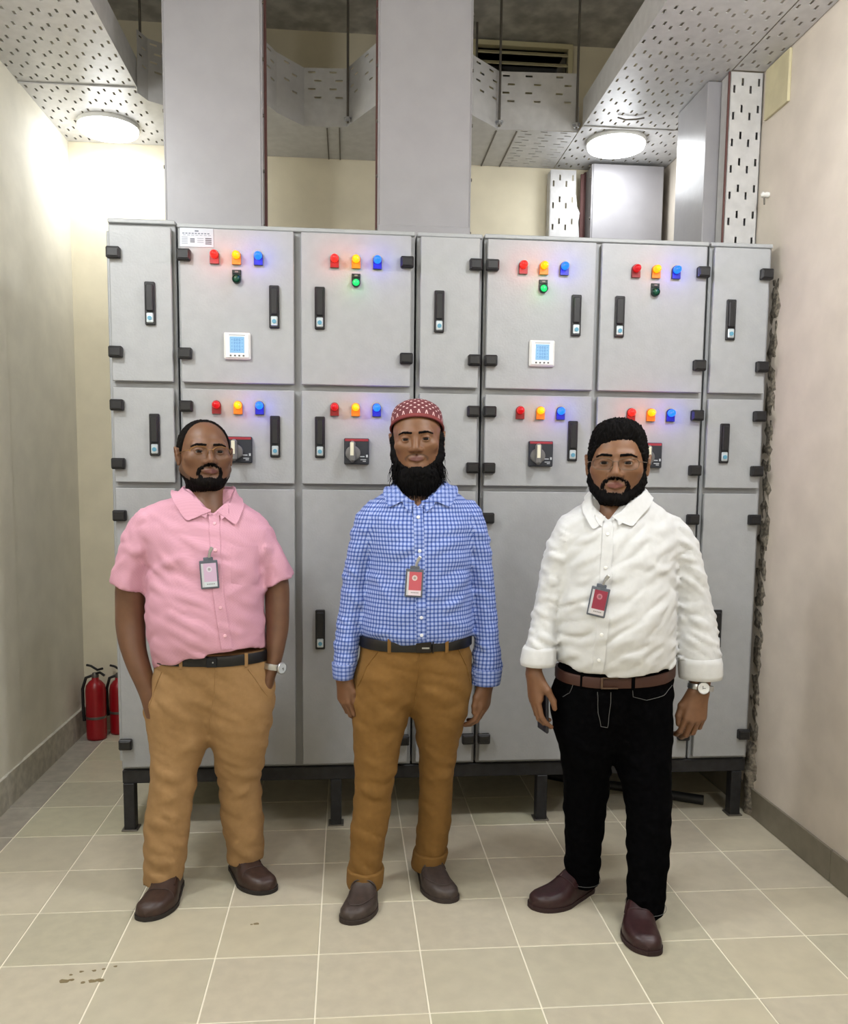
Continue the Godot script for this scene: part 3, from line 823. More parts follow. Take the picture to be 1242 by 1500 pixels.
class Garment extends Field:
	var lofts: Array[Loft] = []
	var hems: Array = []                 # per loft: [y at x = 0, slope] or a table of [x, y] points
	var k := 0.025
	var noise: FastNoiseLite
	var amp := 0.004
	var stretch := Vector3(1, 1, 1)      # how the fold noise is stretched
	var arm_amp := 0.004
	var arm_stretch := Vector3(1, 1, 1)
	var folds: Array = []                # [Vector3 a, Vector3 b, width, height]
	var neck: Array = []                 # [x, y of the V, slope, top y]
	var region := 0
	var skew := 0.0
	func hem_y(i: int, x: float) -> float:
		var h: Array = hems[i]
		if h[0] is Array:
			if x <= h[0][0]: return h[0][1]
			for q in h.size() - 1:
				if x <= h[q + 1][0]: return lerpf(h[q][1], h[q + 1][1], smoothstep(0.0, 1.0, (x - h[q][0]) / (h[q + 1][0] - h[q][0])))
			return h[-1][1]
		return h[0] + h[1] * x
	func d(p: Vector3) -> float:
		var best := 1e9
		var second := 1e9
		region = 0
		for i in lofts.size():
			var v := lofts[i].d(p)
			if not hems[i].is_empty():
				v = maxf(v, hem_y(i, p.x) - p.y)
			if v < best:
				second = best; best = v; region = i
			elif v < second: second = v
		var h := maxf(k - (second - best), 0.0) / k
		var r := best - h * h * k * 0.25
		if absf(r) < 0.035:
			if region == 0 and lofts.size() == 3:
				var q := noise.get_noise_3d(p.x * stretch.x + p.y * 2.0, (p.y - p.x * skew) * stretch.y, p.z * stretch.z)
				r -= amp * (2.2 * sqrt(q * q + 0.003) - 0.6)
			else:
				var q := noise.get_noise_3d(p.x * arm_stretch.x + 9.0 * region, (p.y + 0.45 * p.x) * arm_stretch.y, p.z * arm_stretch.z)
				r -= arm_amp * (2.2 * sqrt(q * q + 0.003) - 0.6)
			for f in folds:
				var ab: Vector3 = f[1] - f[0]
				var t: float = clampf((p - f[0]).dot(ab) / ab.length_squared(), 0.0, 1.0)
				var q: float = (p - f[0] - ab * t).length_squared() / (f[2] * f[2])
				if q < 5.0: r -= f[3] * exp(-q) * (1.0 - 0.6 * absf(2.0 * t - 1.0))
		if not neck.is_empty():
			var cut: float = p.y - (neck[1] + neck[2] * absf(p.x - neck[0]) + maxf(0.0, 0.02 - p.z) * 3.0)
			r = maxf(r, cut * 0.6)
			r = maxf(r, p.y - neck[3])
		return r

class Caps extends Field:                # palm and fingers from tapered capsules
	var A := PackedVector3Array()
	var B := PackedVector3Array()
	var ra := PackedFloat32Array()
	var rb := PackedFloat32Array()
	var kk := PackedFloat32Array()
	func add(a: Vector3, b: Vector3, r1: float, r2: float, k: float) -> void:
		A.append(a); B.append(b); ra.append(r1); rb.append(r2); kk.append(k)
	func d(p: Vector3) -> float:
		var r := 1.0
		for i in A.size():
			var ab := B[i] - A[i]
			var t := clampf((p - A[i]).dot(ab) / ab.length_squared(), 0.0, 1.0)
			var v := (p - A[i] - ab * t).length() - lerpf(ra[i], rb[i], t)
			var k := kk[i]
			var h := maxf(k - absf(r - v), 0.0) / k
			r = minf(r, v) - h * h * k * 0.25
		return r

func nets(f: Field, lo: Vector3, hi: Vector3, cell: float, lip := 1.7, bs := 6) -> Array:
	var nb := Vector3i(ceili((hi.x - lo.x) / (cell * bs)), ceili((hi.y - lo.y) / (cell * bs)), ceili((hi.z - lo.z) / (cell * bs)))
	var nx := nb.x * bs + 1; var ny := nb.y * bs + 1; var nz := nb.z * bs + 1
	var val := PackedFloat32Array(); val.resize(nx * ny * nz); val.fill(1e6)
	var cellv := PackedInt32Array(); cellv.resize(nx * ny * nz); cellv.fill(-1)
	var verts := PackedVector3Array()
	var tris := PackedInt32Array()
	var active := []
	var half := cell * bs * 0.5
	var reach := half * 1.7321 * lip + cell
	for bz in nb.z:
		for by in nb.y:
			for bx in nb.x:
				var c := lo + Vector3(bx, by, bz) * (cell * bs) + Vector3(half, half, half)
				if absf(f.d(c)) < reach: active.append(Vector3i(bx, by, bz) * bs)
	var sx := 1; var sy := nx; var sz := nx * ny
	for o: Vector3i in active:
		for z in range(o.z, o.z + bs + 1):
			for y in range(o.y, o.y + bs + 1):
				var row := y * sy + z * sz
				for x in range(o.x, o.x + bs + 1):
					if val[row + x] > 9e5: val[row + x] = f.d(lo + Vector3(x, y, z) * cell)
	var offs := [0, sx, sy, sx + sy, sz, sx + sz, sy + sz, sx + sy + sz]
	var cp := [Vector3(0, 0, 0), Vector3(1, 0, 0), Vector3(0, 1, 0), Vector3(1, 1, 0), Vector3(0, 0, 1), Vector3(1, 0, 1), Vector3(0, 1, 1), Vector3(1, 1, 1)]
	var edges := [[0, 1], [2, 3], [4, 5], [6, 7], [0, 2], [1, 3], [4, 6], [5, 7], [0, 4], [1, 5], [2, 6], [3, 7]]
	for o: Vector3i in active:
		for z in range(o.z, o.z + bs):
			for y in range(o.y, o.y + bs):
				var row := y * sy + z * sz
				for x in range(o.x, o.x + bs):
					var b := row + x
					var s0 := val[b] < 0.0
					if s0 == (val[b + sx] < 0.0) and s0 == (val[b + sy] < 0.0) and s0 == (val[b + sz] < 0.0) and s0 == (val[b + sx + sy] < 0.0) and s0 == (val[b + sx + sz] < 0.0) and s0 == (val[b + sy + sz] < 0.0) and s0 == (val[b + sx + sy + sz] < 0.0): continue
					var sum := Vector3.ZERO
					var m := 0
					for e in edges:
						var va := val[b + offs[e[0]]]; var vb := val[b + offs[e[1]]]
						if (va < 0.0) != (vb < 0.0):
							sum += (cp[e[0]] as Vector3).lerp(cp[e[1]], va / (va - vb)); m += 1
					cellv[b] = verts.size()
					verts.append(lo + (Vector3(x, y, z) + sum / m) * cell)
	for o: Vector3i in active:
		for z in range(o.z, o.z + bs):
			for y in range(o.y, o.y + bs):
				var row := y * sy + z * sz
				for x in range(o.x, o.x + bs):
					var b := row + x
					if cellv[b] < 0: continue
					var s0 := val[b] < 0.0
					for ax in 3:
						var st: int = [sx, sy, sz][ax]
						if s0 == (val[b + st] < 0.0): continue
						var u: int = [sy, sz, sx][ax]; var w: int = [sz, sx, sy][ax]
						if b - u - w < 0: continue
						var q0 := cellv[b]; var q1 := cellv[b - u]; var q2 := cellv[b - u - w]; var q3 := cellv[b - w]
						if q1 < 0 or q2 < 0 or q3 < 0: continue
						if s0: tris.append_array([q0, q1, q2, q0, q2, q3])
						else: tris.append_array([q0, q2, q1, q0, q3, q2])
	return [verts, tris]

func smooth_normals(verts: PackedVector3Array, tris: PackedInt32Array) -> PackedVector3Array:
	var ns := PackedVector3Array(); ns.resize(verts.size())
	for t in range(0, tris.size(), 3):
		var a := tris[t]; var b := tris[t + 1]; var c := tris[t + 2]
		var nn := (verts[b] - verts[a]).cross(verts[c] - verts[a])
		ns[a] += nn; ns[b] += nn; ns[c] += nn
	for i in ns.size(): ns[i] = ns[i].normalized()
	return ns

func net_mesh(f: Field, lo: Vector3, hi: Vector3, cell: float, lip := 1.7) -> MB:
	var r := nets(f, lo, hi, cell, lip)
	var b := MB.new()
	b.v = r[0]
	b.n = smooth_normals(r[0], r[1])
	b.uv.resize(b.v.size()); b.col.resize(b.v.size()); b.col.fill(Color.WHITE)
	var tr: PackedInt32Array = r[1]
	b.idx.resize(tr.size())
	for t in range(0, tr.size(), 3):
		b.idx[t] = tr[t]; b.idx[t + 1] = tr[t + 2]; b.idx[t + 2] = tr[t + 1]
	return b

func shirt_mesh(f: Garment, lo: Vector3, hi: Vector3, cell: float, pitch: float) -> MB:
	var r := nets(f, lo, hi, cell)
	var verts: PackedVector3Array = r[0]
	var tr: PackedInt32Array = r[1]
	var ns := smooth_normals(verts, tr)
	var b := MB.new()
	for t in range(0, tr.size(), 3):
		var c := (verts[tr[t]] + verts[tr[t + 1]] + verts[tr[t + 2]]) / 3.0
		f.d(c)
		var g := f.region
		var L := f.lofts[g]
		var uvs := []
		for q in 3:
			var p := verts[tr[t + q]]
			var i := clampi(int((p.y - L.y0) / Loft.STEP), 0, L.n - 1)
			var dz := p.z - L.cz[i]
			var th := atan2((p.x - L.cx[i]) / L.a[i], dz / (L.bf[i] if dz > 0 else L.bb[i]))
			var ru := 0.185 if g == 0 else 0.05
			var u := th * ru
			if q > 0 and absf(u - uvs[0].x * pitch) > ru * PI: u += TAU * ru * signf(uvs[0].x)
			uvs.append(Vector2(u, p.y) / pitch)
		var i0 := b.v.size()
		for q in 3: b.vert(verts[tr[t + q]], ns[tr[t + q]], uvs[q])
		b.tri(i0, i0 + 1, i0 + 2)
	return b

# ------------------------------------------------------------------ heads
class Head extends Field:
	var jaw := 1.0            # jaw width
	var cheek := 0.0          # fullness of the cheeks
	var nose_w := 1.0
	func ell(p: Vector3, c: Vector3, r: Vector3) -> float:
		var q := (p - c) / r
		var k0 := q.length()
		var k1 := (q / r).length()
		return k0 * (k0 - 1.0) / maxf(k1, 1e-4)
	func cap(p: Vector3, a: Vector3, b: Vector3, r1: float, r2: float) -> float:
		var ab := b - a
		var t := clampf((p - a).dot(ab) / ab.length_squared(), 0.0, 1.0)
		return (p - a - ab * t).length() - lerpf(r1, r2, t)
	func d(q: Vector3) -> float:
		var p := Vector3(absf(q.x), q.y, q.z)
		var r := ell(p, Vector3(0, 0.028, -0.014), Vector3(0.0755, 0.086, 0.096))
		r = smin(r, ell(p, Vector3(0, -0.035, 0.02), Vector3(0.064 + cheek, 0.078, 0.067)), 0.03)
		r = smin(r, cap(p, Vector3(0.056 * jaw + cheek * 0.6, -0.052, 0.004), Vector3(0.02 * jaw, -0.098, 0.05), 0.016, 0.017), 0.025)
		r = smin(r, ell(p, Vector3(0, -0.1, 0.063), Vector3(0.022, 0.017, 0.018)), 0.022)
		r = smin(r, cap(p, Vector3(0, -0.08, -0.022), Vector3(0, -0.235, -0.03), 0.054, 0.07), 0.03)
		if p.z > 0.02:
			r = smin(r, ell(p, Vector3(0.043 + cheek * 0.5, -0.022, 0.054), Vector3(0.024, 0.018, 0.022)), 0.022)
			r = smin(r, cap(p, Vector3(0, 0.022, 0.08), Vector3(0.042, 0.02, 0.066), 0.0085, 0.009), 0.016)
			# eye hollow, lid over the ball, slit
			var s := (p - Vector3(0.0315, -0.001, 0.094)).length() - 0.0155
			var h := maxf(0.016 - absf(r + s), 0.0) / 0.016
			r = maxf(r, -s) + h * h * 0.004
			r = smin(r, (p - Vector3(0.0315, -0.001, 0.0695)).length() - 0.0142, 0.004)
			var slit := ell(p, Vector3(0.0315, -0.0015, 0.087), Vector3(0.0142, 0.0052, 0.014))
			r = maxf(r, -slit)
			# nose
			var no := cap(p, Vector3(0, 0.01, 0.081), Vector3(0, -0.033, 0.1), 0.0065, 0.0105 * nose_w)
			no = smin(no, ell(p, Vector3(0.012 * nose_w, -0.0375, 0.0905), Vector3(0.0088, 0.0078, 0.0105)), 0.008)
			r = smin(r, no, 0.009)
			r = maxf(r, -ell(p, Vector3(0.0068, -0.0445, 0.094), Vector3(0.0035, 0.004, 0.0045)))
			# lips
			var li := smin(cap(p, Vector3(0, -0.0615, 0.0895), Vector3(0.021, -0.0645, 0.079), 0.0058, 0.003), cap(p, Vector3(0, -0.071, 0.0885), Vector3(0.019, -0.068, 0.079), 0.0066, 0.003), 0.002)
			r = smin(r, li, 0.006)
		return r

class Skull:                      # the head as a grid round its middle, so that hair and beard can be laid on it
	var na := 150
	var ne := 112
	var dirs := []
	var rad := []
	var mid := Vector3(0, -0.012, -0.004)
	func _init(f: Head) -> void:
		for j in ne:
			var el := lerpf(-1.26, PI * 0.5 - 0.001, float(j) / (ne - 1))
			var rd := PackedVector3Array(); var rr := PackedFloat32Array()
			for i in na:
				var s := 2.0 * i / na - 1.0
				var az := PI * (0.5 * s + 0.5 * s * s * s)
				var dir := Vector3(sin(az) * cos(el), sin(el), cos(az) * cos(el))
				var r: float = 0.16 if el > -0.5 else 0.27
				if i > 0: r = minf(r, rr[i - 1] + 0.012)
				if j > 0: r = minf(r, rad[j - 1][i] + 0.03)
				for k in 24:
					var v := f.d(mid + dir * r)
					if absf(v) < 0.00025: break
					r -= v * 0.85
				rd.append(dir); rr.append(r)
			dirs.append(rd); rad.append(rr)
	func at(j: int, i: int) -> Vector3: return mid + dirs[j][i] * rad[j][i]

func tab(t: Array, x: float) -> float:            # table of [x, y]
	if x <= t[0][0]: return t[0][1]
	for k in t.size() - 1:
		if x <= t[k + 1][0]: return lerpf(t[k][1], t[k + 1][1], (x - t[k][0]) / (t[k + 1][0] - t[k][0]))
	return t[-1][1]

# laid-on shell: cover(p, azimuth degrees) gives its thickness, negative outside its outline
func shell(s: Skull, cover: Callable, rough := 0.0, uvs := false) -> MB:
	var b := MB.new()
	var id := {}
	var pos := PackedVector3Array()
	var th := PackedFloat32Array()
	for j in s.ne:
		for i in s.na:
			var p := s.at(j, i)
			var az := rad_to_deg(atan2(absf(p.x), p.z))
			var t: float = cover.call(p, az)
			th.append(t)
			if t > -0.004: t += rough * noise.get_noise_3d(p.x * 9000.0, p.y * 2600.0, p.z * 9000.0)
			pos.append(p + s.dirs[j][i] * clampf(t, -0.004, 0.2))
	var tris := PackedInt32Array()
	for j in s.ne - 1:
		for i in s.na:
			var i2 := (i + 1) % s.na
			var q := [j * s.na + i, j * s.na + i2, (j + 1) * s.na + i2, (j + 1) * s.na + i]
			if maxf(maxf(th[q[0]], th[q[1]]), maxf(th[q[2]], th[q[3]])) <= 0.0: continue
			tris.append_array([q[0], q[1], q[2], q[0], q[2], q[3]])
	var used := PackedInt32Array(); used.resize(pos.size()); used.fill(-1)
	var ns := smooth_normals(pos, tris)
	for k in range(0, tris.size(), 3):
		for q in 3:
			var v := tris[k + q]
			if used[v] < 0:
				var uv := Vector2.ZERO
				if uvs: uv = Vector2(float(v % s.na), float(v / s.na))
				used[v] = b.vert(pos[v], ns[v], uv)
		b.tri(used[tris[k]], used[tris[k + 1]], used[tris[k + 2]])
	return b

func head_mesh(s: Skull, skin: Color, lip: Color, dark: Callable) -> MB:
	var b := MB.new()
	b.use_col = true
	var base := skin.srgb_to_linear(); var lc := lip.srgb_to_linear()
	var rows := []; var cols := []
	for j in s.ne:
		var row := []; var cr := []
		for i in s.na:
			var p := s.at(j, i)
			var c := base
			var l := 1.0 - pow(p.x / 0.023, 2) - pow((p.y + 0.0665) / 0.0095, 2)
			if p.z > 0.06 and l > 0.0: c = c.lerp(lc, clampf(l * 2.5, 0.0, 1.0))
			var g := 1.0 + 0.07 * noise.get_noise_3d(p.x * 1500.0, p.y * 1500.0, p.z * 1500.0)
			c = Color(c.r * g, c.g * g, c.b * g)
			var k: float = dark.call(p, rad_to_deg(atan2(absf(p.x), p.z)))
			if k > 0.0: c = c.lerp(Color(0.018, 0.014, 0.012), k * (0.85 + 0.5 * noise.get_noise_3d(p.x * 9000.0, p.y * 9000.0, p.z * 9000.0)))
			cr.append(c); row.append(p)
		rows.append(row); cols.append(cr)
	b.grid(rows, true, null, cols)
	# ears
	var ef := Caps.new()
	for k in 9:
		var a0 := -0.9 + k * 0.5; var a1 := a0 + 0.5
		var P := func(a: float) -> Vector3: return Vector3(0.004 + 0.007 * (cos(a - 1.8) * 0.5 + 0.5), 0.006 + 0.026 * sin(a), -0.006 - 0.015 * cos(a + PI) * -1.0)
		ef.add(P.call(a0), P.call(a1), 0.0038, 0.0038, 0.003)
	ef.add(Vector3(0.0, 0.02, 0.0), Vector3(0.0, -0.01, 0.002), 0.011, 0.009, 0.006)
	ef.add(Vector3(0.003, -0.012, 0.004), Vector3(0.003, -0.024, 0.006), 0.0075, 0.0065, 0.006)
	var e := net_mesh(ef, Vector3(-0.016, -0.036, -0.034), Vector3(0.024, 0.042, 0.026), 0.0026)
	for sg in [-1.0, 1.0]:
		var o := b.v.size()
		var at := Vector3(sg * 0.0755, -0.008, -0.008)
		for k in e.v.size():
			b.v.append(at + Vector3(e.v[k].x * sg, e.v[k].y, e.v[k].z)); b.n.append(Vector3(e.n[k].x * sg, e.n[k].y, e.n[k].z)); b.uv.append(Vector2.ZERO); b.col.append(base)
		for k in range(0, e.idx.size(), 3):
			if sg > 0: b.idx.append_array([o + e.idx[k], o + e.idx[k + 1], o + e.idx[k + 2]])
			else: b.idx.append_array([o + e.idx[k], o + e.idx[k + 2], o + e.idx[k + 1]])
	return b

func eyeball() -> MB:
	var b := MB.new()
	b.use_col = true
	var rows := []; var cols := []
	for j in 14:
		var a := PI * 0.62 * (1.0 - j / 13.0)
		var row := []; var cr := []
		for i in 20:
			var q := TAU * i / 20
			row.append(Vector3(sin(a) * cos(q), sin(a) * sin(q), cos(a)) * 0.0128)
			cr.append(Color(0.01, 0.007, 0.006) if a < 0.36 else (Color(0.022, 0.013, 0.009) if a < 0.6 else Color(0.26, 0.245, 0.23)))
		rows.append(row); cols.append(cr)
	b.grid(rows, true, null, cols)
	return b

func vcol(rough: float, sss := 0.0) -> StandardMaterial3D:
	var m := mat(Color.WHITE, rough)
	m.vertex_color_use_as_albedo = true
	if sss > 0.0:
		m.subsurf_scatter_enabled = true; m.subsurf_scatter_strength = sss
	return m

func add_head(person: Node3D, at: Vector3, yaw: float, pitch: float, roll: float, sc: Vector3, f: Head, skin: Color, lip: Color, dark: Callable, hair_col: Color) -> Array:
	var s := Skull.new(f)
	var h := part("head", head_mesh(s, skin, lip, dark), person, at, vcol(0.5, 0.06))
	h.transform = Transform3D(Basis.from_euler(Vector3(pitch, yaw, roll)).scaled_local(sc), at)
	var em := vcol(0.35)
	em.metallic_specular = 0.3
	var eb := mesh_of([eyeball(), em])
	for sg in [-1.0, 1.0]: part("eye", eb, h, Vector3(sg * 0.0315, -0.001, 0.0695))
	var hm := mat(hair_col, 0.7)
	hm.metallic_specular = 0.2
	part("eyebrows", shell(s, func(p: Vector3, _az: float) -> float:
		var ax := absf(p.x)
		if p.z < 0.03 or ax > 0.06: return -0.004
		var line := 0.0195 + 0.12 * (ax - 0.012) - maxf(0.0, ax - 0.038) * 0.55
		return minf(0.004 - absf(p.y - line) - maxf(0.0, ax - 0.03) * 0.06, minf((ax - 0.010) * 0.6, (0.054 - ax) * 0.6)) * 0.8, 0.0015), h, Vector3.ZERO, hm)
	return [h, s, hm]

func glasses(h: Node3D, rim: Material, half: bool) -> void:
	var fr := MB.new()
	var lens := MB.new()
	for sg in [-1.0, 1.0]:
		var loop := []; var poly := PackedVector2Array()
		for k in 28:
			var a := TAU * k / 28
			var x := 0.0265 * signf(cos(a)) * pow(absf(cos(a)), 0.7); var y := 0.0165 * signf(sin(a)) * pow(absf(sin(a)), 0.75)
			loop.append(Vector3(sg * 0.0335 + x, -0.005 + y, 0.1 - 0.0045 * pow((x * sg) / 0.026, 2) - 0.006 * maxf(0.0, x * sg / 0.026)))
			poly.append(Vector2(x, y))
		if half: fr.tube(loop.slice(0, 15), 0.0011, 6)
		else: fr.tube(loop, 0.001, 6, true)
		lens.prism(poly, 0.0012, Transform3D(Basis(Vector3.UP, sg * 0.16), Vector3(sg * 0.0335, -0.005, 0.0965)))
		fr.tube([Vector3(sg * 0.059, 0.001, 0.09), Vector3(sg * 0.07, 0.002, 0.076), Vector3(sg * 0.0785, 0.002, 0.03), Vector3(sg * 0.081, 0.002, -0.01), Vector3(sg * 0.08, -0.012, -0.03)], 0.0013, 6)
		fr.tube([Vector3(sg * 0.008, -0.004, 0.101), Vector3(sg * 0.0085, -0.011, 0.096), Vector3(sg * 0.0095, -0.015, 0.094)], 0.0008, 5)
	fr.tube([Vector3(-0.0085, -0.001, 0.1), Vector3(-0.004, 0.002, 0.103), Vector3(0.004, 0.002, 0.103), Vector3(0.0085, -0.001, 0.1)], 0.0011, 6)
	part("glasses_frame", fr, h, Vector3.ZERO, rim)
	var lm := mat(Color(0.02, 0.03, 0.03, 0.05), 0.03)
	lm.transparency = BaseMaterial3D.TRANSPARENCY_ALPHA
	lm.metallic_specular = 0.12
	part("glasses_lenses", lens, h, Vector3.ZERO, lm)

# throat and upper chest inside the open collar
func throat(person: Node3D, m: Material, cx: float, vx: float, vy: float, top: float) -> void:
	var L := Loft.new([[vy - 0.06, vx - 0.06, vx + 0.06, 0.0, 0.075, 0.07], [vy - 0.01, (vx + cx) * 0.5 - 0.064, (vx + cx) * 0.5 + 0.064, 0.0, 0.076, 0.07], [vy + 0.03, cx - 0.062, cx + 0.062, -0.01, 0.07, 0.066], [vy + 0.065, cx - 0.058, cx + 0.058, -0.016, 0.062, 0.06], [top, cx - 0.055, cx + 0.055, -0.02, 0.058, 0.055]])
	var rr := []
	var y := L.y0
	while y < top:
		rr.append(L.ring(y, 36)); y += 0.008
	part("neck", MB.new().grid(rr, true), person, Vector3.ZERO, m)

# ------------------------------------------------------------------ hands, shoes and things worn
func hand(person: Node3D, skin: Material, wrist: Vector3, dn: Vector3, s: Vector3, sc: float, curl: Array, thumb_in: float, up: Vector3, tb := 0.0) -> void:
	dn = dn.normalized()
	s = (s - dn * s.dot(dn)).normalized()
	var bk := dn.cross(s).normalized()
	if bk.z < 0.0 and absf(bk.z) > 0.2: bk = -bk
	if absf(bk.z) <= 0.2 and bk.x * wrist.x < 0: bk = -bk
	var c := Caps.new()
	var P := func(L: float, S: float, B: float) -> Vector3: return wrist + (dn * L + s * S + bk * B) * sc
	for q in [-0.011, 0.0, 0.011]:
		c.add(wrist + up + s * q * 0.8 * sc, P.call(0.0, q, 0.0), 0.024 * sc, 0.0185 * sc, 0.012)
	var kn := [[0.088, 0.027, 0.0], [0.093, 0.009, 0.003], [0.088, -0.01, 0.002], [0.079, -0.027, -0.002]]
	for q in kn:
		c.add(P.call(0.004, q[1] * 0.5, 0.0), P.call(q[0] - 0.006, q[1] * 0.95, q[2]), 0.0155 * sc, 0.0115 * sc, 0.014)
		c.add(P.call(0.02, q[1] * 0.7, -0.01), P.call(q[0] - 0.014, q[1] * 0.9, -0.009), 0.011 * sc, 0.0095 * sc, 0.012)
	var lens := [[0.043, 0.026, 0.021], [0.047, 0.03, 0.022], [0.043, 0.028, 0.022], [0.034, 0.021, 0.019]]
	var rr := [0.0092, 0.0094, 0.0089, 0.0079]
	for q in 4:
		var a: Vector3 = P.call(kn[q][0], kn[q][1], kn[q][2])
		var ang := 0.0
		for j in 3:
			ang += deg_to_rad(curl[q][j])
			var dir: Vector3 = (dn * cos(ang) - bk * sin(ang) + s * kn[q][1] * (2.6 if j == 0 else 0.6)).normalized()
			var b: Vector3 = a + dir * lens[q][j] * sc
			c.add(a, b, (rr[q] - 0.0007 * j) * sc, (rr[q] - 0.0007 * (j + 1)) * sc, 0.0035)
			a = b
	c.add(P.call(0.012, 0.018, -0.006), P.call(0.05, 0.04 - thumb_in * 0.2, -0.014 - tb * 0.45), 0.0155 * sc, 0.0125 * sc, 0.014)
	c.add(P.call(0.05, 0.04 - thumb_in * 0.2, -0.014 - tb * 0.45), P.call(0.082, 0.046 - thumb_in * 0.6, -0.018 - tb * 0.9), 0.0115 * sc, 0.0102 * sc, 0.005)
	c.add(P.call(0.082, 0.046 - thumb_in * 0.6, -0.018 - tb * 0.9), P.call(0.106, 0.044 - thumb_in, -0.021 - tb), 0.0102 * sc, 0.0078 * sc, 0.004)
	var lo := Vector3.ONE * 9; var hi := -lo
	for k in c.A.size():
		for q in [c.A[k], c.B[k]]:
			lo = lo.min(q); hi = hi.max(q)
	lo -= Vector3.ONE * 0.032; hi += Vector3.ONE * 0.032
	part("hand", net_mesh(c, lo, hi, 0.003, 1.2), person, Vector3.ZERO, skin)

# shoe with its heel at `heel`, pointing along the floor by `turn`
func shoe(person: Node3D, heel: Vector3, turn: float, lon: float, wid: float, upper: Material, sole: Material, style: int, mirror: float) -> void:
	var tr := Transform3D(Basis(Vector3.UP, turn), heel)
	var wt := [[0.0, 0.0], [0.03, 0.5], [0.1, 0.74], [0.25, 0.8], [0.45, 0.84], [0.62, 0.98], [0.74, 1.0], [0.85, 0.93], [0.93, 0.74], [0.98, 0.42], [1.0, 0.0]]
	var ht := [[0.0, 0.055], [0.04, 0.074], [0.12, 0.082], [0.3, 0.088], [0.42, 0.084], [0.52, 0.068], [0.65, 0.053], [0.8, 0.045], [0.9, 0.04], [0.97, 0.03], [1.0, 0.012]]
	var off := func(t: float) -> float: return mirror * 0.01 * sin(PI * clampf((t - 0.2) / 0.8, 0, 1)) - mirror * 0.012 * smoothstep(0.6, 1.0, t)
	var rows := []
	var nt := 40
	for j in nt + 1:
		var t := 0.5 - 0.5 * cos(PI * j / nt)
		var w := maxf(tab(wt, t) * wid * 0.5, 0.0006)
		var h := tab(ht, t)
		if style == 1: h *= 0.9 if t > 0.5 else 0.95
		var row := []
		for i in 21:
			var a := PI * i / 20.0
			var ca := cos(a); var sa := sin(a)
			var x := w * signf(ca) * pow(absf(ca), 0.62)
			var y := 0.012 + h * pow(sa, 0.72)
			var bulge := 1.0 + 0.05 * sin(a * 2.0) * ca
			y += 0.0016 * noise.get_noise_2d(x * 2500.0 + 50.0, t * 900.0)
			row.append(tr * Vector3(x * bulge + off.call(t), y, t * lon))
		rows.append(row)
	part("shoe", MB.new().grid(rows), person, Vector3.ZERO, upper)
	var poly := PackedVector2Array()
	for j in 27:
		var t := 0.5 - 0.5 * cos(PI * j / 26)
		poly.append(Vector2(tab(wt, t) * wid * 0.5 + 0.0035 + off.call(t), -(t * (lon + 0.007) - 0.0035)))
	for j in 27:
		var t := 0.5 + 0.5 * cos(PI * j / 26)
		poly.append(Vector2(-tab(wt, t) * wid * 0.5 - 0.0035 + off.call(t), -(t * (lon + 0.007) - 0.0035)))
	var q := PackedVector2Array()
	for k in range(poly.size() - 1, -1, -1):
		if q.is_empty() or q[-1].distance_to(poly[k]) > 0.0005: q.append(poly[k])
	part("sole", MB.new().prism(q, 0.014, tr * Transform3D(Basis(Vector3.RIGHT, -PI / 2), Vector3(0, 0.0006, 0))), person, Vector3.ZERO, sole)
	var P := func(t: float, a: float) -> Vector3:
		var w := tab(wt, t) * wid * 0.5; var h := tab(ht, t)
		return tr * Vector3(w * signf(cos(a)) * pow(absf(cos(a)), 0.62) + off.call(t), 0.0135 + h * (0.9 if style == 1 and t > 0.5 else 1.0) * pow(sin(a), 0.72), t * lon)
	var seam := MB.new()
	if style == 1:         # moccasin seam round the toe
		var u := []
		for k in 25:
			var g := k / 24.0
			var a := lerpf(0.55, PI - 0.55, g)
			u.append(P.call(0.52 + 0.36 * sin(PI * g), a))
		seam.tube(u, 0.0024, 6)
		var s2 := []
		for k in 9: s2.append(P.call(0.5, lerpf(0.5, PI - 0.5, k / 8.0)))
		seam.tube(s2, 0.0028, 6)
	elif style == 2:       # loafer: vamp edge and side gores
		var s3 := []
		for k in 11: s3.append(P.call(0.5 + 0.03 * sin(PI * k / 10.0), lerpf(0.35, PI - 0.35, k / 10.0)))
		seam.tube(s3, 0.002, 6)
		for a in [0.55, PI - 0.55]:
			var s4 := []
			for k in 5: s4.append(P.call(0.36 + 0.035 * k, a))
			seam.tube(s4, 0.004, 6)
	else:                  # plain toe cap with elastic gores
		var s5 := []
		for k in 13: s5.append(P.call(0.72 - 0.05 * sin(PI * k / 12.0), lerpf(0.3, PI - 0.3, k / 12.0)))
		seam.tube(s5, 0.0018, 6)
		for a in [0.9, PI - 0.9]:
			var s6 := []
			for k in 6: s6.append(P.call(0.4 + 0.035 * k, a))
			seam.tube(s6, 0.003, 6)
	part("shoe_seam", seam, person, Vector3.ZERO, upper)

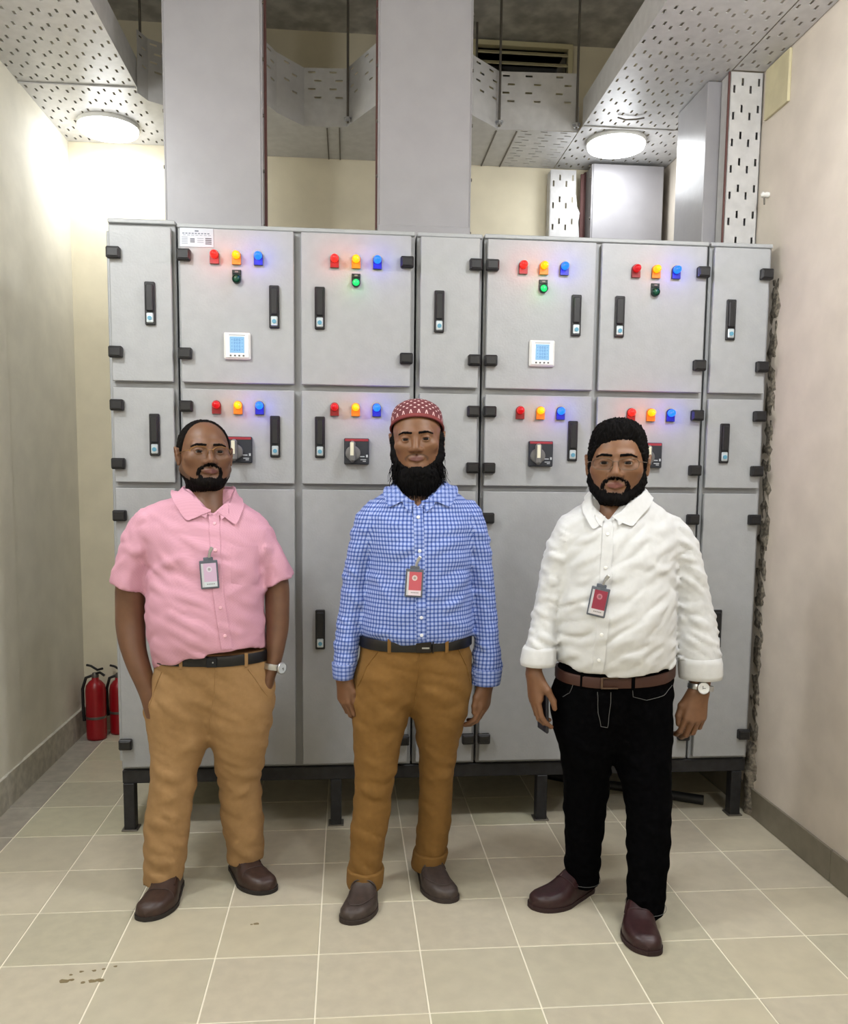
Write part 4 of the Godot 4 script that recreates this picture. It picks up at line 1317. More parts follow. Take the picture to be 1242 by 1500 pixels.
func collar(person: Node3D, f: Garment, m: Material, vx: float, vy: float, cx: float, cz: float, yb: float, rx: float, rz: float, tip: float, spread: float, tilt: float) -> void:
	var rows := []
	var lead := 7.0
	var cut: Array = f.neck
	var was := [f.amp, f.arm_amp, f.folds]
	f.neck = []; f.amp = 0.0; f.arm_amp = 0.0; f.folds = []
	for st in 10:                     # 0-3 inside stand, 4 fold, 5-9 leaf
		var row := []
		for k in 121:
			var th := deg_to_rad(lerpf(lead, 360.0 - lead, k / 120.0))
			var side := 1.0 if th < PI else -1.0
			var a := th if th < PI else TAU - th          # 0 front .. PI back
			var ad := rad_to_deg(a)
			var lift_ := tab([[0, 0.0], [20, 0.018], [45, 0.052], [75, 0.082], [110, 0.098], [180, 0.108]], ad)
			var rr := tab([[0, 1.12], [25, 1.1], [60, 1.0], [180, 1.0]], ad)
			var x := cx + sin(a) * side * rx * rr + (vx - cx) * maxf(0.0, cos(a))
			var z := cz + cos(a) * rz * rr
			var y := vy + lift_ * (yb - vy) / 0.108 + tilt * (x - cx)
			var fold := Vector3(x, y, z)
			var p: Vector3
			if st < 4:
				p = fold + Vector3(-(x - cx) * 0.08, -0.012 * (4 - st), -(z - cz) * 0.08) * (1.0 if ad > 14 else 0.4)
				if ad < 40: p = f.lift(p, 0.003)
			elif st == 4: p = f.lift(fold, 0.006)
			else:
				var g := (st - 4) / 5.0
				var drop := tab([[0, 0.0], [lead, 0.004], [spread - 14, tip * 0.42], [spread, tip * 1.1], [spread + 6, tip * 1.02], [spread + 16, tip * 0.82], [80, tip * 0.6], [110, tip * 0.5], [180, tip * 0.52]], ad)
				var out := tab([[0, 0.0], [lead, 0.002], [spread - 14, 0.02], [spread, 0.05], [spread + 20, 0.042], [90, 0.03], [180, 0.02]], ad)
				var dirx := sin(a) * side; var dirz := cos(a)
				p = fold + Vector3(dirx * out * g, -drop * g + 0.004 * sin(PI * g), dirz * out * 0.8 * g)
				p = f.lift(p, 0.0075)
			row.append(p)
		rows.append(row)
	f.neck = cut; f.amp = was[0]; f.arm_amp = was[1]; f.folds = was[2]
	# order rows so that the leaf faces outward
	rows.reverse()
	part("collar", MB.new().grid(rows), person, Vector3.ZERO, m)

func placket(shirt: Node3D, f: Garment, m: Material, pts: Array, wid: float, buttons: Array, bm: Material) -> void:
	var rows := []
	var y0: float = pts[0][1]; var y1: float = pts[-1][1]
	var xs := []
	for q in pts: xs.append([-q[1], q[0]])
	var nrow := 60
	for j in nrow + 1:
		var y := lerpf(y1, y0, float(j) / nrow)
		var x := tab(xs, -y)
		var row := []
		for i in 7:
			var u: float = [-1.0, -0.98, -0.8, 0.0, 0.8, 0.98, 1.0][i]
			var p := f.front(x + u * wid * 0.5, y)
			p.z += 0.0 if i == 0 or i == 6 else (0.0028 if i != 2 and i != 4 else 0.0022)
			row.append(p)
		rows.append(row)
	part("placket", MB.new().grid(rows), shirt, Vector3.ZERO, m)
	for y in buttons:
		var p := f.front(tab(xs, -y), y)
		var g := f.grad(p)
		g = (g + Vector3.BACK * 0.6).normalized()
		part("button", MB.new().lathe([Vector2(0.0055, 0.0), Vector2(0.0057, 0.0016), Vector2(0.004, 0.0022), Vector2(0.0, 0.0018)], Transform3D(Basis(Quaternion(Vector3.UP, g)), p + g * 0.0028), 12), shirt, Vector3.ZERO, bm)

func belt(person: Node3D, f: Field, m: Material, c: Vector3, half: float, sag: float, tilt: float, thick := 0.0045) -> Array:
	var rows := [[], [], [], []]
	var pts := []
	for k in 64:
		var a := -TAU * k / 64.0 + PI * 0.5
		var dir := Vector3(cos(a), 0, sin(a))
		var y := c.y - sag * maxf(0.0, dir.z) + tilt * dir.x
		var r := 0.0
		for dy in [-half, 0.0, half]: r = maxf(r, f.toward(Vector3(c.x, y + dy, c.z), dir, 0.34))
		var o := Vector3(c.x, y, c.z)
		pts.append(o + dir * (r + thick))
		rows[0].append(o + dir * (r - 0.004) - Vector3(0, half, 0))
		rows[1].append(o + dir * (r + thick) - Vector3(0, half - 0.002, 0))
		rows[2].append(o + dir * (r + thick) + Vector3(0, half - 0.002, 0))
		rows[3].append(o + dir * (r - 0.004) + Vector3(0, half, 0))
	part("belt", MB.new().grid(rows, true), person, Vector3.ZERO, m)
	return pts

func badge(person: Node3D, f: Garment, x: float, y: float, lean: float, face: ArrayMesh, clip_y: float) -> void:
	var p := f.front(x, y)
	var g := f.grad(p)
	g.y = minf(g.y, 0.1)
	var low := f.front(x, y - 0.04); var top := f.front(x, y + 0.04)
	var zz := maxf(p.z, maxf(low.z, top.z))
	var bs := Basis(Vector3.UP, atan2(g.x, g.z) * 0.8) * Basis(Vector3.BACK, lean)
	var o := part("id_badge", face, person)
	o.transform = Transform3D(bs, Vector3(x, y, zz + 0.007))
	var cl := MB.new()
	cl.tube([Vector3(0.004, 0.052, 0.0), Vector3(0.005, 0.062, 0.001), Vector3(0.008, 0.07, 0.002)], 0.0045, 8)
	cl.box(Vector3(0.011, 0.076, 0.001), Vector3(0.011, 0.018, 0.006), 0.002, Basis(Vector3.BACK, -0.5))
	part("badge_clip", cl, o, Vector3.ZERO, M.steel)

func badge_face(card: Color, head_: Color, strip: Color) -> ArrayMesh:
	var im := Image.create(64, 100, false, Image.FORMAT_RGB8)
	im.fill(card)
	im.fill_rect(Rect2i(0, 0, 9, 100), Color8(196, 200, 206))
	for k in 30:
		for j in 30:
			if Vector2(k - 15, j - 15).length() < 12.0: im.set_pixel(18 + k, 10 + j, head_)
			if Vector2(k - 15, j - 15).length() < 6.0: im.set_pixel(18 + k, 10 + j, head_.darkened(0.25))
	im.fill_rect(Rect2i(9, 78, 55, 22), strip)
	for k in 5: im.fill_rect(Rect2i(20 + k * 7, 86, 5, 4), strip.darkened(0.4))
	var cm := mat(Color.WHITE, 0.3)
	cm.albedo_texture = ImageTexture.create_from_image(im)
	var q := MB.new()
	q.quad(Vector3(-0.023, -0.041, 0.0036), Vector3(0.023, -0.041, 0.0036), Vector3(0.023, 0.034, 0.0036), Vector3(-0.023, 0.034, 0.0036))
	return mesh_of([MB.new().box(Vector3(0, -0.002, 0), Vector3(0.056, 0.09, 0.005), 0.002).box(Vector3(0.0, 0.047, 0), Vector3(0.03, 0.012, 0.004), 0.002), mat(C(92, 98, 110), 0.35), q, cm])

func watch(person: Node3D, c: Vector3, axis: Vector3, face_dir: Vector3, rx: float, rz: float, wide: float, dial: Color, band: Material) -> void:
	axis = axis.normalized()
	var f := (face_dir - axis * face_dir.dot(axis)).normalized()
	var s := axis.cross(f).normalized()
	var rows := []
	for j in [[-1.0, 0.0], [-0.95, 0.003], [0.95, 0.003], [1.0, 0.0]]:
		var row := []
		for k in 36:
			var a := -TAU * k / 36
			row.append(c + axis * j[0] * wide * 0.5 + s * cos(a) * (rx + j[1]) + f * sin(a) * (rz + j[1]))
		rows.append(row)
	rows.reverse()
	var w := part("watch", MB.new().grid(rows, true), person, Vector3.ZERO, band)
	var tr := Transform3D(Basis(s, f, s.cross(f)), c + f * (rz + 0.001))
	part("watch_case", MB.new().lathe([Vector2(0.019, 0.0), Vector2(0.0205, 0.003), Vector2(0.0195, 0.008), Vector2(0.0175, 0.0085)], tr, 28), w, Vector3.ZERO, M.steel)
	part("watch_dial", MB.new().lathe([Vector2(0.0176, 0.0078), Vector2(0.0, 0.0081)], tr, 28), w, Vector3.ZERO, mat(dial, 0.2))
	var hd := MB.new()
	hd.box(tr * Vector3(0.003, 0.0088, 0.002), Vector3(0.0014, 0.011, 0.0006)); hd.box(tr * Vector3(-0.002, 0.0088, 0), Vector3(0.008, 0.0013, 0.0006))
	part("watch_hands", hd, w, Vector3.ZERO, M.black)

func seam_line(parent: Node3D, f: Field, pts: Array, r: float, m: Material, called := "seam", off := 0.0004) -> void:
	var out := []
	for k in pts.size() - 1:
		for j in 6:
			var q: Vector2 = (pts[k] as Vector2).lerp(pts[k + 1], j / 6.0)
			var p := f.front(q.x, q.y)
			if p.z > -0.2: out.append(p + Vector3(0, 0, off))
	var e: Vector2 = pts[-1]
	out.append(f.front(e.x, e.y) + Vector3(0, 0, off))
	part(called, MB.new().tube(out, r, 6), parent, Vector3.ZERO, m)

func new_garment(rings: Array, hems: Array, k: float, sd: int, amp: float, st: Vector3, aamp: float, ast: Vector3, folds: Array) -> Garment:
	var g := Garment.new()
	for r in rings: g.lofts.append(Loft.new(r))
	g.hems = hems; g.k = k; g.amp = amp; g.stretch = st; g.arm_amp = aamp; g.arm_stretch = ast; g.folds = folds
	g.noise = FastNoiseLite.new()
	g.noise.seed = sd; g.noise.frequency = 1.0; g.noise.fractal_octaves = 2; g.noise.noise_type = FastNoiseLite.TYPE_SIMPLEX
	return g

func cloth(c: Color, rough: float, sd: int, weave := 0.25, spread := 0.05) -> StandardMaterial3D:
	var m := mat(c, rough)
	m.albedo_texture = noise_tex(0.02, Color(1.0 - spread, 1.0 - spread, 1.0 - spread), Color.WHITE, 256, sd)
	m.uv1_triplanar = true; m.uv1_scale = Vector3.ONE * 6.0
	m.normal_enabled = true; m.normal_texture = noise_normal(0.25, 2.0, 256, sd + 1); m.normal_scale = weave
	m.rim_enabled = true; m.rim = 0.05
	m.metallic_specular = 0.25
	return m

func build_people() -> void:
	person_pink()
	person_blue()
	person_white()

func person_pink() -> void:
	var t := thing("person", "man in pink short-sleeved shirt and tan trousers, hands in pockets", "person", W(-0.44, 0, 2.88), "three men standing in front of the switchboard")
	var skin := C(108, 74, 51)
	var skm := mottled(skin, 0.5, 0.08, 3.0, 71)
	skm.uv1_world_triplanar = false
	# trousers
	var tan := cloth(C(160, 127, 88), 0.85, 81)
	var legs := new_garment([
		[[0.045, -0.243, -0.116, 0.035, 0.072, 0.075], [0.12, -0.243, -0.104, 0.03, 0.075, 0.08], [0.176, -0.243, -0.095, 0.025, 0.076, 0.082], [0.296, -0.235, -0.082, 0.02, 0.08, 0.085], [0.416, -0.219, -0.062, 0.015, 0.085, 0.085], [0.47, -0.22, -0.042, 0.01, 0.09, 0.09], [0.52, -0.225, -0.02, 0.005, 0.098, 0.1], [0.63, -0.234, 0.02, 0.0, 0.118, 0.125], [0.7, -0.222, 0.06, 0.0, 0.128, 0.12], [0.77, -0.203, 0.1, 0.0, 0.132, 0.112], [0.84, -0.196, 0.1, 0.0, 0.135, 0.11]],
		[[0.05, 0.018, 0.147, -0.09, 0.07, 0.075], [0.1, 0.016, 0.148, -0.085, 0.072, 0.078], [0.238, 0.0, 0.146, -0.07, 0.078, 0.082], [0.36, -0.004, 0.14, -0.05, 0.085, 0.085], [0.42, -0.01, 0.152, -0.035, 0.09, 0.09], [0.504, -0.022, 0.171, -0.015, 0.1, 0.1], [0.623, -0.06, 0.19, 0.0, 0.118, 0.125], [0.7, -0.09, 0.196, 0.0, 0.128, 0.12], [0.77, -0.12, 0.186, 0.0, 0.132, 0.112], [0.84, -0.12, 0.176, 0.0, 0.135, 0.11]]],
		[[0.058, 0.07], [0.06, 0.0]], 0.03, 5, 0.004, Vector3(7, 16, 7), 0.0058, Vector3(4, 9, 4),
		[[Vector3(-0.2, 0.34, 0.09), Vector3(-0.1, 0.36, 0.1), 0.012, 0.007], [Vector3(-0.22, 0.15, 0.1), Vector3(-0.12, 0.13, 0.1), 0.012, 0.009], [Vector3(-0.22, 0.105, 0.1), Vector3(-0.12, 0.1, 0.1), 0.009, -0.008], [Vector3(0.02, 0.32, 0.03), Vector3(0.13, 0.36, 0.03), 0.012, 0.007], [Vector3(0.03, 0.13, -0.02), Vector3(0.13, 0.17, -0.02), 0.012, 0.008], [Vector3(-0.03, 0.56, 0.1), Vector3(-0.12, 0.5, 0.1), 0.016, 0.006], [Vector3(0.0, 0.58, 0.11), Vector3(0.1, 0.52, 0.08), 0.016, 0.006], [Vector3(-0.215, 0.7, 0.04), Vector3(-0.205, 0.6, 0.05), 0.03, 0.012], [Vector3(0.17, 0.74, 0.03), Vector3(0.17, 0.64, 0.04), 0.03, 0.012]])
	var tr := part("trousers", net_mesh(legs, Vector3(-0.3, 0.0, -0.24), Vector3(0.26, 0.9, 0.22), 0.0085), t, Vector3.ZERO, tan)
	seam_line(tr, legs, [Vector2(0.02, 0.8), Vector2(0.015, 0.72), Vector2(0.0, 0.64), Vector2(-0.018, 0.56)], 0.0016, tan, "fly_seam")
	seam_line(tr, legs, [Vector2(0.12, 0.79), Vector2(0.15, 0.74), Vector2(0.178, 0.69)], 0.0018, tan, "pocket_edge")
	seam_line(tr, legs, [Vector2(-0.16, 0.78), Vector2(-0.185, 0.72), Vector2(-0.205, 0.66)], 0.0022, tan, "pocket_edge")
	belt(t, legs, mat(C(12, 12, 15), 0.45), Vector3(-0.005, 0.822, 0.0), 0.018, 0.0, 0.0)
	var bp := legs.front(0.01, 0.822)
	part("belt_buckle", MB.new().box(bp + Vector3(0.0, 0, 0.008), Vector3(0.034, 0.032, 0.004), 0.002), t, Vector3.ZERO, mat(C(40, 42, 48), 0.3, 0.6))
	part("belt_stud", MB.new().lathe([Vector2(0.004, 0), Vector2(0.0, 0.003)], Transform3D(Basis(Vector3.RIGHT, PI / 2), bp + Vector3(0.004, 0, 0.009)), 10), t, Vector3.ZERO, M.steel)
	for x in [-0.09, 0.115]:
		var lp := legs.front(x, 0.822)
		part("belt_loop", MB.new().box(lp + Vector3(0, 0, 0.006), Vector3(0.011, 0.046, 0.004), 0.001), tr, Vector3.ZERO, tan)
	# shirt
	var pink := cloth(C(208, 158, 176), 0.8, 91)
	pink.albedo_texture = dotted(C(255, 255, 255), C(222, 205, 212))
	pink.uv1_scale = Vector3.ONE * 14.0
	var sh := new_garment([
		[[0.70, -0.185, 0.165, 0.0, 0.15, 0.12], [0.774, -0.2, 0.17, 0.0, 0.158, 0.125], [0.83, -0.209, 0.172, 0.0, 0.168, 0.12], [0.885, -0.221, 0.17, 0.0, 0.178, 0.118], [0.977, -0.226, 0.165, 0.0, 0.175, 0.112], [1.05, -0.214, 0.17, 0.0, 0.16, 0.11], [1.12, -0.21, 0.178, -0.005, 0.15, 0.11], [1.18, -0.232, 0.188, -0.01, 0.14, 0.11], [1.24, -0.25, 0.18, -0.015, 0.125, 0.105], [1.275, -0.242, 0.16, -0.02, 0.112, 0.098], [1.3, -0.225, 0.132, -0.02, 0.102, 0.09], [1.325, -0.19, 0.1, -0.022, 0.092, 0.082], [1.345, -0.13, 0.075, -0.025, 0.082, 0.075], [1.375, -0.095, 0.06, -0.025, 0.07, 0.065]],
		[[1.0, -0.358, -0.215, -0.015, 0.07, 0.07], [1.064, -0.343, -0.214, -0.015, 0.072, 0.072], [1.148, -0.318, -0.19, -0.015, 0.074, 0.072], [1.21, -0.3, -0.17, -0.015, 0.075, 0.07], [1.25, -0.283, -0.165, -0.015, 0.07, 0.065], [1.285, -0.258, -0.17, -0.015, 0.055, 0.05], [1.305, -0.235, -0.18, -0.015, 0.03, 0.03]],
		[[1.0, 0.155, 0.275, -0.02, 0.066, 0.066], [1.08, 0.155, 0.262, -0.02, 0.068, 0.068], [1.138, 0.14, 0.24, -0.02, 0.07, 0.068], [1.19, 0.11, 0.213, -0.02, 0.07, 0.066], [1.23, 0.1, 0.19, -0.02, 0.062, 0.06], [1.265, 0.095, 0.162, -0.02, 0.045, 0.045], [1.285, 0.1, 0.14, -0.02, 0.025, 0.025]]],
		[[[-0.21, 0.776], [-0.13, 0.81], [-0.05, 0.835], [0.04, 0.858], [0.1, 0.862], [0.17, 0.845]], [0.954, -0.322], [0.989, 0.352]], 0.03, 15, 0.0055, Vector3(4, 9, 4), 0.006, Vector3(8, 8, 8),
		[[Vector3(-0.2, 1.1, 0.08), Vector3(-0.06, 1.17, 0.15), 0.016, 0.009], [Vector3(-0.2, 1.06, 0.08), Vector3(-0.02, 1.02, 0.17), 0.014, 0.008], [Vector3(-0.19, 1.13, 0.1), Vector3(0.0, 1.08, 0.16), 0.014, -0.007], [Vector3(-0.21, 0.83, 0.06), Vector3(-0.03, 0.9, 0.18), 0.016, 0.008], [Vector3(-0.2, 0.88, 0.08), Vector3(-0.06, 0.98, 0.17), 0.016, -0.006], [Vector3(0.165, 1.1, 0.06), Vector3(0.07, 1.04, 0.15), 0.014, 0.008], [Vector3(0.16, 0.9, 0.06), Vector3(0.08, 0.86, 0.15), 0.014, 0.007], [Vector3(-0.21, 1.2, 0.07), Vector3(-0.2, 1.08, 0.08), 0.012, -0.009], [Vector3(0.15, 1.17, 0.06), Vector3(0.165, 1.06, 0.06), 0.012, -0.009], [Vector3(-0.33, 1.1, 0.03), Vector3(-0.26, 1.16, 0.07), 0.015, 0.006]])
	sh.skew = -0.35
	sh.neck = [0.008, 1.292, 1.0, 1.372]
	var shirt := part("shirt", net_mesh(sh, Vector3(-0.38, 0.75, -0.17), Vector3(0.3, 1.4, 0.22), 0.0066), t, Vector3.ZERO, pink)
	collar(t, sh, pink, 0.012, 1.292, -0.02, -0.015, 1.388, 0.076, 0.072, 0.06, 34.0, -0.06)
	placket(shirt, sh, pink, [[0.014, 1.288], [0.022, 1.2], [0.034, 1.05], [0.048, 0.95], [0.06, 0.868]], 0.034, [1.262, 1.18, 1.09, 1.0, 0.91], mat(C(228, 178, 190), 0.4))
	throat(t, skm, -0.022, 0.008, 1.292, 1.42)
	# breast pocket
	var rows := []
	for j in 11:
		var row := []
		for i in 11:
			var x := lerpf(0.072, 0.152, i / 10.0); var y := lerpf(1.075, 1.19, j / 10.0) - (0.01 * (1.0 - absf(i / 5.0 - 1.0)) if j == 0 else 0.0)
			var p := sh.front(x, y)
			p.z += 0.0 if i == 0 or i == 10 or j == 0 else 0.0032
			row.append(p)
		rows.append(row)
	part("breast_pocket", MB.new().grid(rows), shirt, Vector3.ZERO, pink)
	badge(t, sh, 0.008, 1.108, 0.06, badge_face(C(205, 176, 206), C(214, 208, 222), C(206, 214, 222)), 1.18)
	# arms, going into the pockets
	var al := Loft.new([[0.62, -0.222, -0.165, 0.05, 0.03, 0.03], [0.676, -0.236, -0.172, 0.048, 0.033, 0.032], [0.723, -0.254, -0.188, 0.044, 0.035, 0.034], [0.78, -0.281, -0.205, 0.035, 0.04, 0.038], [0.84, -0.305, -0.222, 0.02, 0.044, 0.042], [0.885, -0.319, -0.228, 0.005, 0.047, 0.046], [0.94, -0.327, -0.23, -0.01, 0.049, 0.048], [1.02, -0.327, -0.228, -0.015, 0.052, 0.052], [1.12, -0.312, -0.21, -0.015, 0.055, 0.055]])
	var ar := Loft.new([[0.7, 0.14, 0.19, 0.045, 0.028, 0.028], [0.75, 0.158, 0.203, 0.042, 0.03, 0.03], [0.8, 0.172, 0.222, 0.034, 0.033, 0.032], [0.86, 0.17, 0.236, 0.018, 0.04, 0.038], [0.906, 0.168, 0.244, 0.005, 0.043, 0.042], [0.97, 0.165, 0.246, -0.008, 0.045, 0.045], [1.045, 0.162, 0.245, -0.02, 0.047, 0.048], [1.12, 0.152, 0.234, -0.02, 0.05, 0.05]])
	for L in [al, ar]:
		var rr := []
		var y: float = L.y0
		while y < 1.12:
			rr.append(L.ring(y, 28)); y += 0.012
		part("arm", MB.new().grid(rr, true), t, Vector3.ZERO, skm)
	watch(t, Vector3(0.194, 0.785, 0.037), Vector3(0.12, 1, -0.05), Vector3(0.75, 0, 0.65), 0.031, 0.036, 0.02, C(190, 196, 200), M.steel)
	# shoes
	var brown := mottled(C(64, 44, 37), 0.42, 0.2, 5.0, 73)
	brown.uv1_world_triplanar = false
	var sole := mat(C(34, 28, 26), 0.7)
	shoe(t, W(-0.6, 0, 2.93) - t.position, -0.1, 0.275, 0.108, brown, sole, 0, 1.0)
	shoe(t, W(-0.4, 0, 3.045) - t.position, 0.5, 0.27, 0.106, brown, sole, 0, -1.0)
	# head
	var f := Head.new()
	f.jaw = 1.08; f.cheek = 0.004; f.nose_w = 1.12
	var beard := func(p: Vector3, az: float) -> float:
		var line := tab([[0, -0.084], [14, -0.089], [24, -0.085], [36, -0.088], [50, -0.08], [64, -0.064], [76, -0.035], [83, 0.0], [88, 0.02], [93, 0.0], [97, -0.06], [110, -0.1]], az)
		var v := minf((line - p.y) * 0.5, (p.y + 0.128) * 0.4)
		if p.z > 0.05:
			var q := Vector2(p.x / 0.0335, (p.y + 0.071) / 0.0255).length()
			v = maxf(v, (0.17 - absf(q - 1.0)) * 0.014)
		return clampf(v, -0.004, 0.0032)
	var bare := func(p: Vector3, az: float) -> float:
		return minf(beard.call(p, az), (tab([[0, 0.0], [42, 0.0], [52, -0.088], [64, -0.084], [76, -0.074], [90, -0.06]], az) - p.y) * 0.5)
	var hd := add_head(t, Vector3(-0.028, 1.484, -0.01), 0.36, -0.12, 0.0, Vector3(1.06, 0.98, 1.0), f, skin, C(98, 58, 50), func(p, az): return clampf(beard.call(p, az) * 300.0 + 0.35, 0.0, 0.6), C(15, 12, 11))
	part("beard", shell(hd[1], bare, 0.003), hd[0], Vector3.ZERO, hd[2])
	part("hair", shell(hd[1], func(p: Vector3, az: float) -> float:
		var line := tab([[0, 0.104], [30, 0.103], [48, 0.096], [58, 0.076], [66, 0.04], [74, 0.01], [84, -0.004], [92, 0.02], [104, 0.015], [116, -0.03], [140, -0.06], [180, -0.065]], az)
		return clampf((p.y - line) * 0.4, -0.004, 0.005 if az > 45 else 0.003), 0.003), hd[0], Vector3.ZERO, hd[2])
	glasses(hd[0], mat(C(150, 112, 62), 0.3, 0.7), true)

func dotted(a: Color, b: Color) -> ImageTexture:
	var im := Image.create(128, 128, false, Image.FORMAT_RGB8)
	im.fill(a)
	for y in 16:
		for x in 16:
			im.fill_rect(Rect2i(x * 8 + (4 if y % 2 else 0), y * 8 + 2, 3, 3), b)
	return ImageTexture.create_from_image(im)

func checked() -> ImageTexture:
	var im := Image.create(128, 128, false, Image.FORMAT_RGB8)
	for y in 128:
		for x in 128:
			var u := float(x % 32) / 32.0; var v := float(y % 32) / 32.0
			var lu := u < 0.4; var lv := v < 0.4
			var c := Color8(164, 178, 222)
			if lu and lv: c = Color8(56, 76, 142)
			elif lu or lv: c = Color8(98, 120, 186)
			im.set_pixel(x, y, c)
	return ImageTexture.create_from_image(im)

func person_blue() -> void:
	var t := thing("person", "bearded man in blue checked shirt and maroon patterned cap", "person", W(0.233, 0, 2.82), "three men standing in front of the switchboard")
	var skin := C(118, 81, 55)
	var skm := mottled(skin, 0.5, 0.08, 3.0, 72)
	skm.uv1_world_triplanar = false
	var mustard := cloth(C(128, 95, 52), 0.85, 82)
	var legs := new_garment([
		[[0.03, -0.225, -0.118, 0.03, 0.066, 0.07], [0.11, -0.223, -0.111, 0.028, 0.064, 0.07], [0.231, -0.219, -0.095, 0.025, 0.068, 0.075], [0.351, -0.208, -0.08, 0.022, 0.075, 0.078], [0.471, -0.209, -0.06, 0.018, 0.085, 0.088], [0.586, -0.215, -0.032, 0.01, 0.098, 0.105], [0.66, -0.216, -0.01, 0.005, 0.112, 0.12], [0.765, -0.211, 0.06, 0.0, 0.125, 0.118], [0.83, -0.19, 0.1, 0.0, 0.127, 0.108], [0.9, -0.175, 0.1, 0.0, 0.126, 0.105]],
		[[0.03, 0.0, 0.1, -0.085, 0.064, 0.068], [0.09, 0.01, 0.117, -0.08, 0.064, 0.068], [0.15, 0.012, 0.127, -0.075, 0.064, 0.07], [0.27, 0.017, 0.137, -0.06, 0.068, 0.075], [0.392, 0.02, 0.138, -0.04, 0.076, 0.08], [0.514, 0.007, 0.15, -0.02, 0.088, 0.09], [0.631, -0.016, 0.176, 0.0, 0.108, 0.115], [0.7, -0.05, 0.186, 0.0, 0.118, 0.12], [0.773, -0.08, 0.19, 0.0, 0.125, 0.118], [0.83, -0.11, 0.184, 0.0, 0.127, 0.108], [0.9, -0.11, 0.176, 0.0, 0.126, 0.105]]],
		[[0.045, 0.0], [0.05, 0.0]], 0.03, 6, 0.004, Vector3(8, 15, 8), 0.0052, Vector3(4, 9, 4),
		[[Vector3(-0.2, 0.4, 0.08), Vector3(-0.1, 0.36, 0.1), 0.012, 0.008], [Vector3(-0.19, 0.36, 0.09), Vector3(-0.09, 0.34, 0.09), 0.01, -0.006], [Vector3(0.03, 0.4, 0.04), Vector3(0.13, 0.42, 0.03), 0.012, 0.008], [Vector3(-0.03, 0.68, 0.11), Vector3(-0.14, 0.62, 0.11), 0.014, 0.007], [Vector3(-0.02, 0.72, 0.12), Vector3(-0.16, 0.7, 0.11), 0.012, 0.006], [Vector3(0.0, 0.7, 0.12), Vector3(0.12, 0.76, 0.1), 0.012, 0.006], [Vector3(-0.02, 0.6, 0.1), Vector3(-0.12, 0.54, 0.1), 0.014, 0.005]])
	var tr := part("trousers", net_mesh(legs, Vector3(-0.27, 0.0, -0.19), Vector3(0.23, 0.92, 0.19), 0.0085), t, Vector3.ZERO, mustard)
	seam_line(tr, legs, [Vector2(0.0, 0.855), Vector2(-0.002, 0.78), Vector2(-0.008, 0.72), Vector2(-0.014, 0.66)], 0.0016, mustard, "fly_seam")
	seam_line(tr, legs, [Vector2(0.13, 0.86), Vector2(0.16, 0.8), Vector2(0.178, 0.73)], 0.0018, mustard, "pocket_edge")
	seam_line(tr, legs, [Vector2(-0.13, 0.86), Vector2(-0.17, 0.8), Vector2(-0.198, 0.73)], 0.0018, mustard, "pocket_edge")
	for q in 2:                      # turned-up hems
		var L: Loft = legs.lofts[q]
		var rr := []
		var b0: float = 0.036 if q == 0 else 0.042
		for s in [[0.0, 0.001], [0.0, 0.006], [0.008, 0.0085], [0.03, 0.009], [0.055, 0.0085], [0.062, 0.006], [0.062, -0.002]]:
			var ring := L.ring(b0 + s[0], 32, s[1])
			for k in ring.size(): ring[k] += Vector3(0, 0.003 * noise.get_noise_2d(k * 40.0, q * 100.0), 0)
			rr.append(ring)
		part("trouser_cuff", MB.new().grid(rr, true), tr, Vector3.ZERO, mustard)
	belt(t, legs, mat(C(13, 12, 13), 0.42), Vector3(0.0, 0.878, 0.0), 0.0185, 0.002, 0.002)
	var bp := legs.front(0.012, 0.876)
	part("belt_buckle", MB.new().box(bp + Vector3(0.0, 0, 0.008), Vector3(0.05, 0.036, 0.005), 0.002).box(bp + Vector3(0.03, 0, 0.007), Vector3(0.004, 0.038, 0.006), 0.001), t, Vector3.ZERO, mat(C(46, 42, 40), 0.3, 0.6))
	part("buckle_mark", MB.new().box(bp + Vector3(0.006, -0.002, 0.0112), Vector3(0.024, 0.005, 0.0012), 0.0004), t, Vector3.ZERO, M.steel)
	for x in [-0.098, 0.088]:
		var lp := legs.front(x, 0.878)
		part("belt_loop", MB.new().box(lp + Vector3(0, 0, 0.006), Vector3(0.011, 0.048, 0.004), 0.001), tr, Vector3.ZERO, mustard)
	# shirt
	var blue := mat(Color.WHITE, 0.8)
	blue.albedo_texture = checked()
	blue.rim_enabled = true; blue.rim = 0.05; blue.metallic_specular = 0.25
